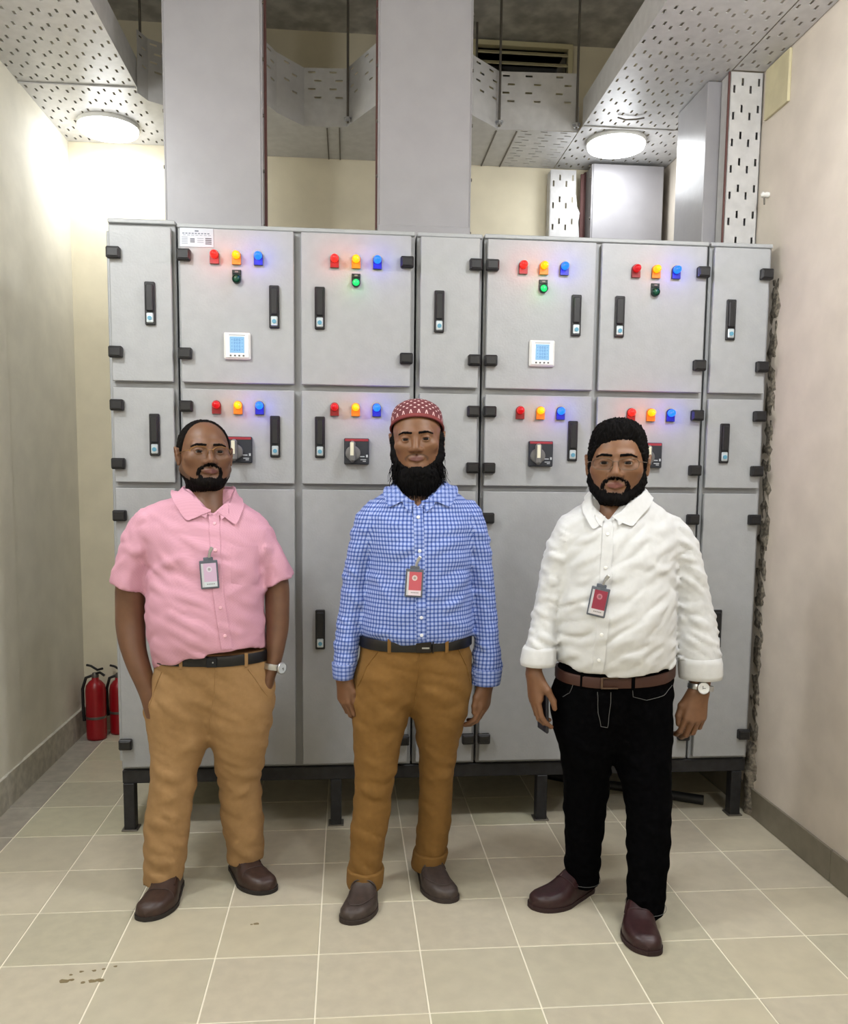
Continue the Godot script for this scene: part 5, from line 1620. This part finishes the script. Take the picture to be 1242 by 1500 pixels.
	var sh := new_garment([
		[[0.84, -0.155, 0.16, 0.0, 0.118, 0.1], [0.875, -0.168, 0.172, 0.0, 0.132, 0.108], [0.905, -0.183, 0.189, 0.0, 0.147, 0.115], [0.95, -0.184, 0.188, 0.0, 0.15, 0.115], [1.007, -0.18, 0.184, 0.0, 0.147, 0.112], [1.08, -0.17, 0.18, 0.0, 0.138, 0.11], [1.144, -0.164, 0.178, 0.0, 0.132, 0.108], [1.2, -0.176, 0.188, -0.005, 0.128, 0.107], [1.26, -0.182, 0.196, -0.01, 0.118, 0.102], [1.306, -0.172, 0.188, -0.015, 0.106, 0.095], [1.34, -0.145, 0.165, -0.02, 0.095, 0.085], [1.362, -0.12, 0.142, -0.02, 0.088, 0.08], [1.38, -0.09, 0.11, -0.02, 0.08, 0.073], [1.41, -0.065, 0.075, -0.022, 0.068, 0.064]],
		[[0.72, -0.276, -0.214, 0.02, 0.044, 0.042], [0.77, -0.276, -0.212, 0.018, 0.045, 0.043], [0.8, -0.279, -0.202, 0.015, 0.05, 0.048], [0.847, -0.276, -0.192, 0.01, 0.05, 0.05], [0.9, -0.27, -0.186, 0.005, 0.05, 0.05], [0.985, -0.26, -0.171, -0.01, 0.052, 0.052], [1.121, -0.241, -0.152, -0.015, 0.058, 0.057], [1.2, -0.226, -0.135, -0.015, 0.062, 0.06], [1.26, -0.212, -0.12, -0.015, 0.06, 0.058], [1.305, -0.193, -0.115, -0.015, 0.05, 0.048], [1.335, -0.165, -0.115, -0.015, 0.03, 0.03]],
		[[0.69, 0.19, 0.278, 0.02, 0.046, 0.043], [0.735, 0.19, 0.28, 0.018, 0.047, 0.044], [0.765, 0.185, 0.286, 0.015, 0.052, 0.048], [0.819, 0.192, 0.287, 0.012, 0.052, 0.05], [0.87, 0.194, 0.281, 0.005, 0.052, 0.05], [0.96, 0.188, 0.273, -0.008, 0.053, 0.052], [1.122, 0.17, 0.256, -0.015, 0.058, 0.057], [1.2, 0.152, 0.245, -0.015, 0.062, 0.06], [1.26, 0.14, 0.235, -0.015, 0.06, 0.058], [1.305, 0.13, 0.215, -0.015, 0.05, 0.048], [1.34, 0.13, 0.185, -0.015, 0.03, 0.03]]],
		[[0.882, 0.0], [0.758, 0.0], [0.732, 0.0]], 0.026, 16, 0.0045, Vector3(4, 10, 4), 0.0055, Vector3(6, 15, 6),
		[[Vector3(0.17, 1.1, 0.06), Vector3(0.05, 1.05, 0.14), 0.014, 0.008], [Vector3(0.17, 1.04, 0.08), Vector3(0.08, 1.0, 0.14), 0.013, 0.008], [Vector3(0.16, 1.13, 0.08), Vector3(0.06, 1.1, 0.13), 0.011, -0.006], [Vector3(-0.165, 1.12, 0.07), Vector3(-0.08, 1.0, 0.14), 0.014, 0.006], [Vector3(-0.18, 0.93, 0.06), Vector3(-0.06, 0.91, 0.15), 0.014, 0.007], [Vector3(0.18, 0.92, 0.06), Vector3(0.08, 0.96, 0.14), 0.014, 0.008], [Vector3(-0.15, 1.25, 0.07), Vector3(-0.165, 1.1, 0.06), 0.01, -0.008], [Vector3(0.16, 1.26, 0.07), Vector3(0.175, 1.1, 0.06), 0.01, -0.008]])
	sh.skew = 0.25
	sh.neck = [-0.006, 1.325, 0.9, 1.4]
	var shirt := part("shirt", shirt_mesh(sh, Vector3(-0.31, 0.7, -0.15), Vector3(0.32, 1.42, 0.2), 0.0066, 0.0133 * 4.0), t, Vector3.ZERO, blue)
	var blue2 := blue.duplicate()
	blue2.uv1_triplanar = true; blue2.uv1_scale = Vector3.ONE / (0.0133 * 4.0)
	collar(t, sh, blue2, -0.006, 1.325, 0.008, -0.018, 1.412, 0.074, 0.07, 0.05, 46.0, 0.0)
	placket(shirt, sh, blue2, [[-0.008, 1.32], [-0.004, 1.2], [0.0, 1.05], [0.004, 0.9]], 0.032, [1.29, 1.185, 1.085, 0.975, 0.918], mat(C(225, 230, 238), 0.35))
	throat(t, skm, 0.0, -0.006, 1.325, 1.46)
	for a in [[1, 0.758, 0.052], [2, 0.732, 0.056]]:      # cuffs
		var L: Loft = sh.lofts[a[0]]
		var rr := []; var uu := []
		for s in [[0.0, -0.003], [0.0, 0.003], [0.012, 0.0042], [0.05, 0.0042], [a[2], 0.002], [a[2], -0.004]]:
			rr.append(L.ring(a[1] - 0.006 + s[0], 30, s[1]))
		part("shirt_cuff", MB.new().grid(rr, true), shirt, Vector3.ZERO, blue2)
	badge(t, sh, -0.022, 1.087, -0.05, badge_face(C(196, 92, 104), C(214, 200, 200), C(226, 214, 224)), 1.15)
	var cl := [[22, 26, 18], [26, 28, 18], [30, 30, 20], [34, 32, 22]]
	hand(t, skm, Vector3(-0.244, 0.752, 0.022), Vector3(0.04, -1, 0.1), Vector3(0.62, 0, 0.78), 0.93, cl, 0.012, Vector3(0, 0.08, 0))
	hand(t, skm, Vector3(0.236, 0.728, 0.022), Vector3(-0.1, -1, 0.1), Vector3(-0.62, 0, 0.78), 0.95, cl, 0.012, Vector3(0, 0.08, 0))
	var grey := mottled(C(70, 58, 53), 0.5, 0.2, 5.0, 74)
	grey.uv1_world_triplanar = false
	var sole := mat(C(52, 42, 38), 0.7)
	shoe(t, W(0.07, 0, 2.86) - t.position, -0.17, 0.275, 0.104, grey, sole, 1, 1.0)
	shoe(t, W(0.29, 0, 2.975) - t.position, 0.16, 0.272, 0.104, grey, sole, 1, -1.0)
	# head
	var f := Head.new()
	f.jaw = 1.0; f.cheek = 0.0; f.nose_w = 1.08
	var beard := func(p: Vector3, az: float) -> float:
		var line := tab([[0, -0.093], [20, -0.094], [35, -0.085], [50, -0.072], [64, -0.048], [74, -0.015], [80, 0.02], [88, 0.03], [95, -0.02], [105, -0.07], [120, -0.1]], az)
		var v := (line - p.y) * 0.7
		return clampf(v, -0.004, 0.014)
	var tache := func(p: Vector3, _az: float) -> float:
		if p.z < 0.05 or p.y < -0.074: return -0.004
		var q := Vector2(p.x / 0.034, (p.y + 0.068) / 0.0165).length()
		return clampf((0.14 - absf(q - 1.0) - 0.08 * smoothstep(-0.062, -0.074, p.y)) * 0.007, -0.004, 0.0012)
	var hd := add_head(t, Vector3(-0.004, 1.54, -0.01), -0.14, 0.0, 0.05, Vector3(1.04, 0.95, 1.0), f, skin, C(112, 74, 70), func(p, az): return clampf(tache.call(p, az) * 700.0 + 0.3, 0.0, 0.7), C(11, 10, 11))
	var bd := shell(hd[1], beard, 0.006)
	var core := Garment.new()
	core.lofts.append(Loft.new([[-0.2, -0.03, 0.03, 0.045, 0.018, 0.02], [-0.185, -0.048, 0.05, 0.045, 0.028, 0.03], [-0.16, -0.06, 0.062, 0.042, 0.036, 0.04], [-0.13, -0.068, 0.068, 0.038, 0.045, 0.05], [-0.105, -0.066, 0.066, 0.034, 0.05, 0.05], [-0.09, -0.05, 0.05, 0.03, 0.045, 0.04]]))
	core.lofts.append(Loft.new([[-0.14, -0.03, 0.03, 0.03, 0.03, 0.03], [-0.1, -0.03, 0.03, 0.03, 0.03, 0.03]]))
	core.hems = [[], []]
	core.noise = FastNoiseLite.new(); core.noise.frequency = 1.0; core.noise.seed = 3
	core.arm_amp = 0.007; core.arm_stretch = Vector3(130, 20, 130)
	var cm := net_mesh(core, Vector3(-0.09, -0.22, -0.03), Vector3(0.09, -0.07, 0.11), 0.0034)
	var o := bd.v.size()
	bd.v.append_array(cm.v); bd.n.append_array(cm.n); bd.uv.append_array(cm.uv); bd.col.append_array(cm.col)
	for k in cm.idx: bd.idx.append(k + o)
	var rng := RandomNumberGenerator.new(); rng.seed = 21
	for k in 420:
		var sg := rng.randf_range(-1.0, 1.0)
		var a := sg * 1.75
		var top := Vector3(sin(a) * 0.066, -0.05 - 0.05 * cos(a) - rng.randf() * 0.06, 0.018 + cos(a) * 0.055)
		var ln := rng.randf_range(0.04, 0.085)
		var outw := Vector3(sin(a) * rng.randf_range(0.0, 0.34), -1.0, cos(a) * rng.randf_range(0.0, 0.2)).normalized()
		var pts := []; var rs := []
		for q in 5:
			var g := q / 4.0
			pts.append(top + outw * ln * g + Vector3(sin(a) * 0.012 * sin(g * 3.0 + k), 0, 0.004 * sin(g * 4.0 + k * 1.7)))
			rs.append(lerpf(0.0017, 0.0004, g))
		bd.tube(pts, rs, 4, false, false)
	part("beard", bd, hd[0], Vector3.ZERO, hd[2])
	# cap
	var capm := mat(Color.WHITE, 0.8)
	capm.albedo_texture = cap_cloth()
	var rows := []; var uvs := []
	var s: Skull = hd[1]
	var prof := [[0.0, 0.088, -0.008], [0.0, 0.0895, 0.0], [0.35, 0.089, 0.024], [0.7, 0.086, 0.046], [0.85, 0.08, 0.06], [0.95, 0.066, 0.073], [1.0, 0.045, 0.081], [1.0, 0.022, 0.085], [1.0, 0.001, 0.086]]
	var bsr := Basis(Vector3.RIGHT, -0.4)
	for q in prof.size():
		var row := []; var ur := []
		for k in 64:
			var a := TAU * k / 64
			var side := Vector3(sin(a) * prof[q][1] * 0.935, prof[q][2] + 0.004, cos(a) * prof[q][1] * 1.1)
			row.append(Vector3(0, 0.04, -0.018) + bsr * side)
			ur.append(Vector2(a / TAU * 7.0, [0.97, 0.95, 0.75, 0.55, 0.42, 0.3, 0.2, 0.1, 0.0][q]))
		row.append(row[0]); ur.append(Vector2(7.0, ur[0].y))
		rows.append(row); uvs.append(ur)
	part("cap", MB.new().grid(rows, false, uvs), hd[0], Vector3.ZERO, capm)
	var rim := []
	for k in 48:
		var a := TAU * k / 48
		rim.append(Vector3(0, 0.04, -0.018) + bsr * Vector3(sin(a) * 0.084, -0.002, cos(a) * 0.099))
	part("cap_edge", MB.new().tube(rim, 0.0035, 8, true), hd[0], Vector3.ZERO, mat(C(112, 44, 46), 0.8))

func cap_cloth() -> ImageTexture:
	var im := Image.create(128, 256, false, Image.FORMAT_RGB8)
	var red := Color8(100, 43, 49); var pale := Color8(222, 192, 190); var dark := Color8(72, 40, 48)
	im.fill(red)
	for row in 9:
		var y := 14 + row * 21
		for k in 3:
			var x := int((k + (0.5 if row % 2 else 0.0)) * 128.0 / 3.0) % 128
			for dy in range(-9, 10):
				for dx in range(-12, 13):
					var xx := (x + dx + 128) % 128
					var yy := y + dy
					if yy < 0 or yy > 255: continue
					var m := absf(dx) / 12.0 + absf(dy) / 9.0
					if m < 0.74: im.set_pixel(xx, yy, pale)
					elif m < 0.95: im.set_pixel(xx, yy, dark)
	for k in 3:                       # pale darts above the plain band
		for dy in 30:
			for dx in range(-9, 10):
				if absf(dx) < 3.0 + dy * 0.2 and absf(dx) > dy * 0.16 - 1.0: im.set_pixel((int(k * 42.7 + 21) + dx) % 128, 200 + dy, pale)
	im.fill_rect(Rect2i(0, 232, 128, 24), Color8(124, 50, 50))
	return ImageTexture.create_from_image(im)

func person_white() -> void:
	var t := thing("person", "man in white shirt and black jeans holding a phone", "person", W(0.855, 0, 2.65), "three men standing in front of the switchboard")
	var skin := C(121, 84, 58)
	var skm := mottled(skin, 0.5, 0.08, 3.0, 75)
	skm.uv1_world_triplanar = false
	var denim := cloth(C(9, 9, 11), 0.95, 83, 0.35, 0.3)
	denim.rim_enabled = false; denim.metallic_specular = 0.12
	var legs := new_garment([
		[[0.03, -0.105, 0.006, -0.09, 0.068, 0.072], [0.085, -0.11, 0.004, -0.085, 0.068, 0.072], [0.18, -0.118, 0.003, -0.07, 0.072, 0.078], [0.337, -0.132, 0.009, -0.045, 0.08, 0.084], [0.45, -0.145, 0.008, -0.025, 0.09, 0.092], [0.515, -0.155, 0.012, -0.01, 0.1, 0.1], [0.606, -0.186, 0.06, 0.0, 0.118, 0.12], [0.697, -0.197, 0.1, 0.0, 0.13, 0.125], [0.76, -0.188, 0.11, 0.0, 0.134, 0.118], [0.83, -0.172, 0.11, 0.0, 0.136, 0.11]],
		[[0.03, 0.042, 0.154, 0.115, 0.068, 0.072], [0.06, 0.042, 0.158, 0.113, 0.068, 0.072], [0.2, 0.044, 0.171, 0.098, 0.072, 0.078], [0.335, 0.042, 0.182, 0.078, 0.08, 0.084], [0.415, 0.032, 0.186, 0.06, 0.088, 0.09], [0.476, 0.02, 0.189, 0.045, 0.096, 0.096], [0.52, 0.01, 0.193, 0.03, 0.103, 0.102], [0.623, -0.03, 0.2, 0.01, 0.12, 0.122], [0.7, -0.06, 0.2, 0.0, 0.13, 0.125], [0.76, -0.08, 0.198, 0.0, 0.134, 0.118], [0.83, -0.09, 0.192, 0.0, 0.136, 0.11]]],
		[[0.046, 0.0], [0.045, 0.0]], 0.03, 8, 0.004, Vector3(8, 14, 8), 0.0052, Vector3(4, 9, 4),
		[[Vector3(0.05, 0.36, 0.15), Vector3(0.17, 0.38, 0.14), 0.012, 0.008], [Vector3(0.05, 0.1, 0.17), Vector3(0.14, 0.12, 0.17), 0.011, 0.008], [Vector3(-0.1, 0.1, -0.02), Vector3(0.0, 0.13, -0.02), 0.011, 0.007], [Vector3(-0.12, 0.36, 0.03), Vector3(-0.01, 0.34, 0.03), 0.012, 0.006], [Vector3(0.0, 0.56, 0.11), Vector3(0.1, 0.5, 0.12), 0.014, 0.006]])
	var tr := part("jeans", net_mesh(legs, Vector3(-0.25, 0.0, -0.2), Vector3(0.25, 0.87, 0.24), 0.0085), t, Vector3.ZERO, denim)
	var thread := mat(C(92, 92, 92), 0.8)
	seam_line(tr, legs, [Vector2(-0.085, 0.765), Vector2(-0.082, 0.7), Vector2(-0.07, 0.655), Vector2(-0.05, 0.652)], 0.0009, thread, "stitching", 0.0012)
	seam_line(tr, legs, [Vector2(-0.045, 0.765), Vector2(-0.046, 0.7), Vector2(-0.05, 0.652)], 0.0009, thread, "stitching", 0.0012)
	seam_line(tr, legs, [Vector2(0.022, 0.785), Vector2(0.026, 0.75), Vector2(0.07, 0.738), Vector2(0.13, 0.75), Vector2(0.17, 0.772)], 0.0009, thread, "stitching", 0.0012)
	seam_line(tr, legs, [Vector2(-0.15, 0.79), Vector2(-0.16, 0.75), Vector2(-0.178, 0.735)], 0.0009, thread, "stitching", 0.0012)
	for q in 2:
		var ring: Array = legs.lofts[q].ring(0.062, 40, 0.004)
		part("hem_stitching", MB.new().tube(ring, 0.0009, 5, true), tr, Vector3.ZERO, thread)
	var brown := mat(C(62, 31, 20), 0.62)
	belt(t, legs, brown, Vector3(0.01, 0.806, 0.0), 0.0175, 0.012, 0.006)
	var bp := legs.front(-0.05, 0.795)
	part("belt_buckle", MB.new().box(bp + Vector3(-0.026, 0, 0.009), Vector3(0.006, 0.036, 0.006), 0.002).box(bp + Vector3(0.0, 0.016, 0.009), Vector3(0.05, 0.005, 0.006), 0.002).box(bp + Vector3(0.0, -0.016, 0.009), Vector3(0.05, 0.005, 0.006), 0.002), t, Vector3.ZERO, mat(C(110, 90, 74), 0.35, 0.7))
	for x in [0.022, -0.13]:
		var lp := legs.front(x, 0.8)
		part("belt_loop", MB.new().box(lp + Vector3(0, -0.002, 0.007), Vector3(0.011, 0.05, 0.004), 0.001), tr, Vector3.ZERO, denim)
	# shirt
	var white := cloth(C(212, 213, 214), 0.8, 93, 0.2, 0.03)
	var sh := new_garment([
		[[0.76, -0.155, 0.185, 0.0, 0.14, 0.11], [0.815, -0.172, 0.196, 0.0, 0.158, 0.12], [0.85, -0.182, 0.2, 0.0, 0.17, 0.122], [0.898, -0.189, 0.199, 0.0, 0.176, 0.12], [0.987, -0.194, 0.197, 0.0, 0.174, 0.117], [1.05, -0.193, 0.193, 0.0, 0.162, 0.115], [1.097, -0.192, 0.192, 0.0, 0.152, 0.113], [1.16, -0.19, 0.198, -0.005, 0.142, 0.112], [1.22, -0.188, 0.208, -0.01, 0.13, 0.108], [1.266, -0.182, 0.205, -0.015, 0.116, 0.1], [1.3, -0.165, 0.185, -0.02, 0.103, 0.092], [1.325, -0.135, 0.155, -0.02, 0.094, 0.085], [1.345, -0.1, 0.122, -0.022, 0.085, 0.077], [1.385, -0.07, 0.085, -0.025, 0.07, 0.066]],
		[[0.79, -0.302, -0.2, 0.03, 0.05, 0.048], [0.846, -0.302, -0.2, 0.028, 0.05, 0.048], [0.899, -0.288, -0.198, 0.02, 0.05, 0.05], [0.95, -0.273, -0.194, 0.008, 0.05, 0.05], [1.009, -0.261, -0.186, -0.005, 0.052, 0.052], [1.09, -0.246, -0.172, -0.012, 0.057, 0.056], [1.16, -0.232, -0.152, -0.015, 0.061, 0.06], [1.22, -0.216, -0.135, -0.015, 0.06, 0.058], [1.265, -0.196, -0.125, -0.015, 0.05, 0.05], [1.298, -0.17, -0.125, -0.015, 0.03, 0.03]],
		[[0.76, 0.216, 0.346, 0.035, 0.056, 0.052], [0.809, 0.216, 0.346, 0.034, 0.056, 0.052], [0.872, 0.208, 0.342, 0.028, 0.058, 0.054], [0.93, 0.204, 0.337, 0.018, 0.058, 0.056], [0.985, 0.198, 0.33, 0.005, 0.06, 0.058], [1.097, 0.182, 0.304, -0.008, 0.066, 0.063], [1.17, 0.165, 0.284, -0.012, 0.068, 0.065], [1.229, 0.15, 0.263, -0.015, 0.064, 0.062], [1.265, 0.145, 0.24, -0.015, 0.054, 0.052], [1.298, 0.145, 0.205, -0.015, 0.034, 0.034]]],
		[[[-0.17, 0.832], [-0.1, 0.822], [-0.03, 0.818], [0.08, 0.828], [0.19, 0.834]], [0.838, 0.0], [0.792, 0.0]], 0.028, 18, 0.0062, Vector3(4, 11, 4), 0.0058, Vector3(6, 17, 6),
		[[Vector3(0.185, 1.11, 0.07), Vector3(0.06, 1.16, 0.14), 0.014, 0.009], [Vector3(0.19, 1.06, 0.08), Vector3(0.04, 1.0, 0.17), 0.014, 0.009], [Vector3(0.18, 1.14, 0.08), Vector3(0.1, 1.12, 0.13), 0.01, -0.008], [Vector3(-0.19, 1.06, 0.07), Vector3(-0.06, 0.99, 0.17), 0.014, 0.008], [Vector3(0.19, 0.9, 0.08), Vector3(0.05, 0.93, 0.17), 0.013, 0.008], [Vector3(0.19, 0.95, 0.08), Vector3(0.06, 0.88, 0.17), 0.012, -0.007], [Vector3(-0.18, 0.88, 0.08), Vector3(-0.06, 0.86, 0.16), 0.013, 0.008], [Vector3(-0.185, 0.93, 0.07), Vector3(-0.08, 0.95, 0.16), 0.012, -0.006], [Vector3(0.18, 1.24, 0.07), Vector3(0.19, 1.08, 0.07), 0.011, -0.01], [Vector3(-0.17, 1.22, 0.07), Vector3(-0.19, 1.06, 0.06), 0.011, -0.01], [Vector3(0.1, 0.85, 0.16), Vector3(-0.02, 0.88, 0.17), 0.012, 0.006]])
	sh.skew = 0.55
	sh.neck = [-0.05, 1.29, 1.15, 1.385]
	var shirt := part("shirt", net_mesh(sh, Vector3(-0.33, 0.77, -0.16), Vector3(0.38, 1.41, 0.22), 0.0066), t, Vector3.ZERO, white)
	collar(t, sh, white, -0.05, 1.292, 0.005, -0.018, 1.398, 0.078, 0.074, 0.045, 26.0, 0.03)
	placket(shirt, sh, white, [[-0.058, 1.288], [-0.072, 1.15], [-0.085, 1.0], [-0.09, 0.9], [-0.092, 0.83]], 0.033, [1.25, 1.15, 1.06, 0.95, 0.87], mat(C(236, 236, 234), 0.35))
	throat(t, skm, -0.005, -0.05, 1.29, 1.41)
	for a in [[1, 0.838, 0.06], [2, 0.792, 0.068]]:       # folded cuffs
		var L: Loft = sh.lofts[a[0]]
		var rr := []
		for s in [[0.0, -0.006], [0.0, 0.004], [0.014, 0.0062], [0.05, 0.0062], [a[2], 0.003], [a[2], -0.004]]:
			rr.append(L.ring(a[1] - 0.008 + s[0], 30, s[1]))
		part("shirt_cuff", MB.new().grid(rr, true), shirt, Vector3.ZERO, white)
	badge(t, sh, -0.1, 1.052, -0.17, badge_face(C(150, 52, 74), C(186, 120, 136), C(206, 202, 206)), 1.1)
	# hands
	hand(t, skm, Vector3(0.272, 0.742, 0.05), Vector3(-0.17, -1, 0.12), Vector3(-1.0, 0, 0.02), 1.08, [[26, 36, 22], [28, 40, 24], [32, 40, 24], [36, 40, 24]], 0.006, Vector3(0.012, 0.08, -0.01))
	watch(t, Vector3(0.277, 0.757, 0.049), Vector3(-0.15, -1, 0.12), Vector3(-0.15, 0.1, 1.0), 0.0385, 0.03, 0.017, C(226, 228, 230), M.steel)
	hand(t, skm, Vector3(-0.264, 0.802, 0.03), Vector3(0.03, -1, 0.1), Vector3(0.22, 0, 0.97), 1.02, [[10, 26, 16], [14, 32, 18], [18, 36, 20], [22, 38, 22]], 0.0, Vector3(0.004, 0.08, -0.008), 0.026)
	# shoes
	var maroon := mottled(C(54, 28, 30), 0.4, 0.18, 5.0, 76)
	maroon.uv1_world_triplanar = false
	var sole := mat(C(44, 24, 24), 0.7)
	shoe(t, W(0.845, 0, 2.79) - t.position, -0.98, 0.272, 0.106, maroon, sole, 2, 1.0)
	shoe(t, W(0.965, 0, 2.62) - t.position, -0.28, 0.275, 0.11, maroon, sole, 2, -1.0)
	# head
	var f := Head.new()
	f.jaw = 1.02; f.cheek = 0.002; f.nose_w = 1.1
	var beard := func(p: Vector3, az: float) -> float:
		var line := tab([[0, -0.086], [14, -0.09], [24, -0.08], [36, -0.073], [50, -0.06], [62, -0.038], [70, -0.01], [78, 0.03], [90, 0.03], [97, -0.05], [110, -0.1]], az)
		var v := minf((line - p.y) * 0.5, (p.y + 0.135) * 0.4)
		if p.z > 0.05:
			var q := Vector2(p.x / 0.0335, (p.y + 0.071) / 0.0255).length()
			v = maxf(v, (0.16 - absf(q - 1.0)) * 0.014)
		return clampf(v, -0.004, 0.0075 if p.y < -0.07 else 0.005)
	var hd := add_head(t, Vector3(-0.004, 1.468, -0.005), -0.36, -0.02, 0.0, Vector3(1.15, 1.06, 1.06), f, skin, C(118, 72, 64), func(p, az): return clampf(beard.call(p, az) * 300.0 + 0.4, 0.0, 0.7), C(11, 9, 9))
	part("beard", shell(hd[1], beard, 0.004), hd[0], Vector3.ZERO, hd[2])
	part("hair", shell(hd[1], func(p: Vector3, az: float) -> float:
		var line := tab([[0, 0.064], [18, 0.062], [34, 0.057], [46, 0.045], [56, 0.02], [66, 0.0], [72, -0.025], [82, -0.03], [90, 0.01], [100, 0.012], [112, -0.03], [140, -0.065], [180, -0.07]], az)
		var top := lerpf(0.006, 0.02, smoothstep(0.045, 0.1, p.y)) + 0.012 * smoothstep(0.0, 0.08, p.z) * smoothstep(0.05, 0.08, p.y)
		return clampf((p.y - line - p.x * 0.16 * smoothstep(0.02, 0.06, p.z)) * 1.1, -0.004, top), 0.009), hd[0], Vector3.ZERO, hd[2])
	glasses(hd[0], mat(C(110, 96, 84), 0.3, 0.8), false)
	# phone in the hand
	var ph := thing("smartphone", "dark smartphone held low in the hand of the man in white", "phone", t.position + Vector3(-0.234, 0.692, 0.04))
	var pb := Basis(Vector3(0.2, 0, 0.98).normalized(), Vector3(-0.05, 0.987, -0.1), Vector3(-0.98, -0.05, 0.2).normalized()).orthonormalized()
	var pm := part("phone_body", MB.new().box(Vector3.ZERO, Vector3(0.07, 0.148, 0.009), 0.003), ph, Vector3.ZERO, mat(C(26, 26, 36), 0.35))
	part("phone_glass", MB.new().box(Vector3(0, 0, -0.0046), Vector3(0.064, 0.14, 0.0012), 0.0004), ph, Vector3.ZERO, mat(C(8, 8, 10), 0.08))
	for c in ph.get_children(): c.transform = Transform3D(pb, Vector3.ZERO)

const BACK_LAMP := 0.34
const UNSEEN_LAMP := 1.3  # strength of the four lamps out of view

func _ready() -> void:
	var cam := Camera3D.new()
	cam.name = "camera"
	var yaw := 0.0903; var pitch := 0.1025; var roll := 0.011
	var fw := Vector3(sin(yaw) * cos(pitch), -sin(pitch), -cos(yaw) * cos(pitch))
	var rt := Vector3(cos(yaw), 0, sin(yaw))
	var up := rt.cross(fw)
	var r2 := rt * cos(roll) + up * sin(roll)
	var u2 := up * cos(roll) - rt * sin(roll)
	cam.transform = Transform3D(Basis(r2, u2, -fw), Vector3(0, 1.4176, 0))
	cam.projection = Camera3D.PROJECTION_FRUSTUM
	cam.near = 0.05; cam.far = 60.0
	cam.size = 1500.0 / 1251.4 * 0.05
	cam.frustum_offset = Vector2(0.0, 78.0 / 1251.4 * 0.05)
	add_child(cam)
	cam.current = true
	var we := WorldEnvironment.new()
	var en := Environment.new()
	en.background_mode = Environment.BG_COLOR
	en.background_color = Color(0, 0, 0)
	en.tonemap_mode = Environment.TONE_MAPPER_LINEAR
	en.tonemap_exposure = 1.0
	en.sdfgi_enabled = true; en.ssao_enabled = true; en.ssil_enabled = true
	we.environment = en
	we.name = "world"
	add_child(we)
	noise.seed = 7; noise.frequency = 0.02; noise.fractal_octaves = 3
	make_materials()
	lamp(-1.175, 3.09, 4.53, "round white ceiling light under the left wall tray", 0.042, BACK_LAMP, 0.3)
	lamp(1.335, 3.06, 4.36, "round white ceiling light under the right wall tray", 0.042, BACK_LAMP, 0.3)
	lamp(-1.19, 3.09, 2.15, "unseen round white ceiling light under left tray, lighting the switchboard front", 0.042, UNSEEN_LAMP, 0.68)  # this pair is out of view, lights the men and cabinet doors
	lamp(1.34, 3.06, 2.05, "unseen round white ceiling light under right tray, lighting the switchboard front", 0.042, UNSEEN_LAMP, 0.68)
	lamp(-1.19, 3.09, -0.3, "unseen round white ceiling light under left tray, behind the photographer", 0.042, UNSEEN_LAMP, 0.68)  # pair out of view behind the camera, lights the surfaces facing it
	lamp(1.34, 3.06, -0.3, "unseen round white ceiling light under right tray, behind the photographer", 0.042, UNSEEN_LAMP, 0.68)
	build_room()
	build_trays()
	build_ducts()
	build_switchboard()
	build_extinguishers()
	build_people()
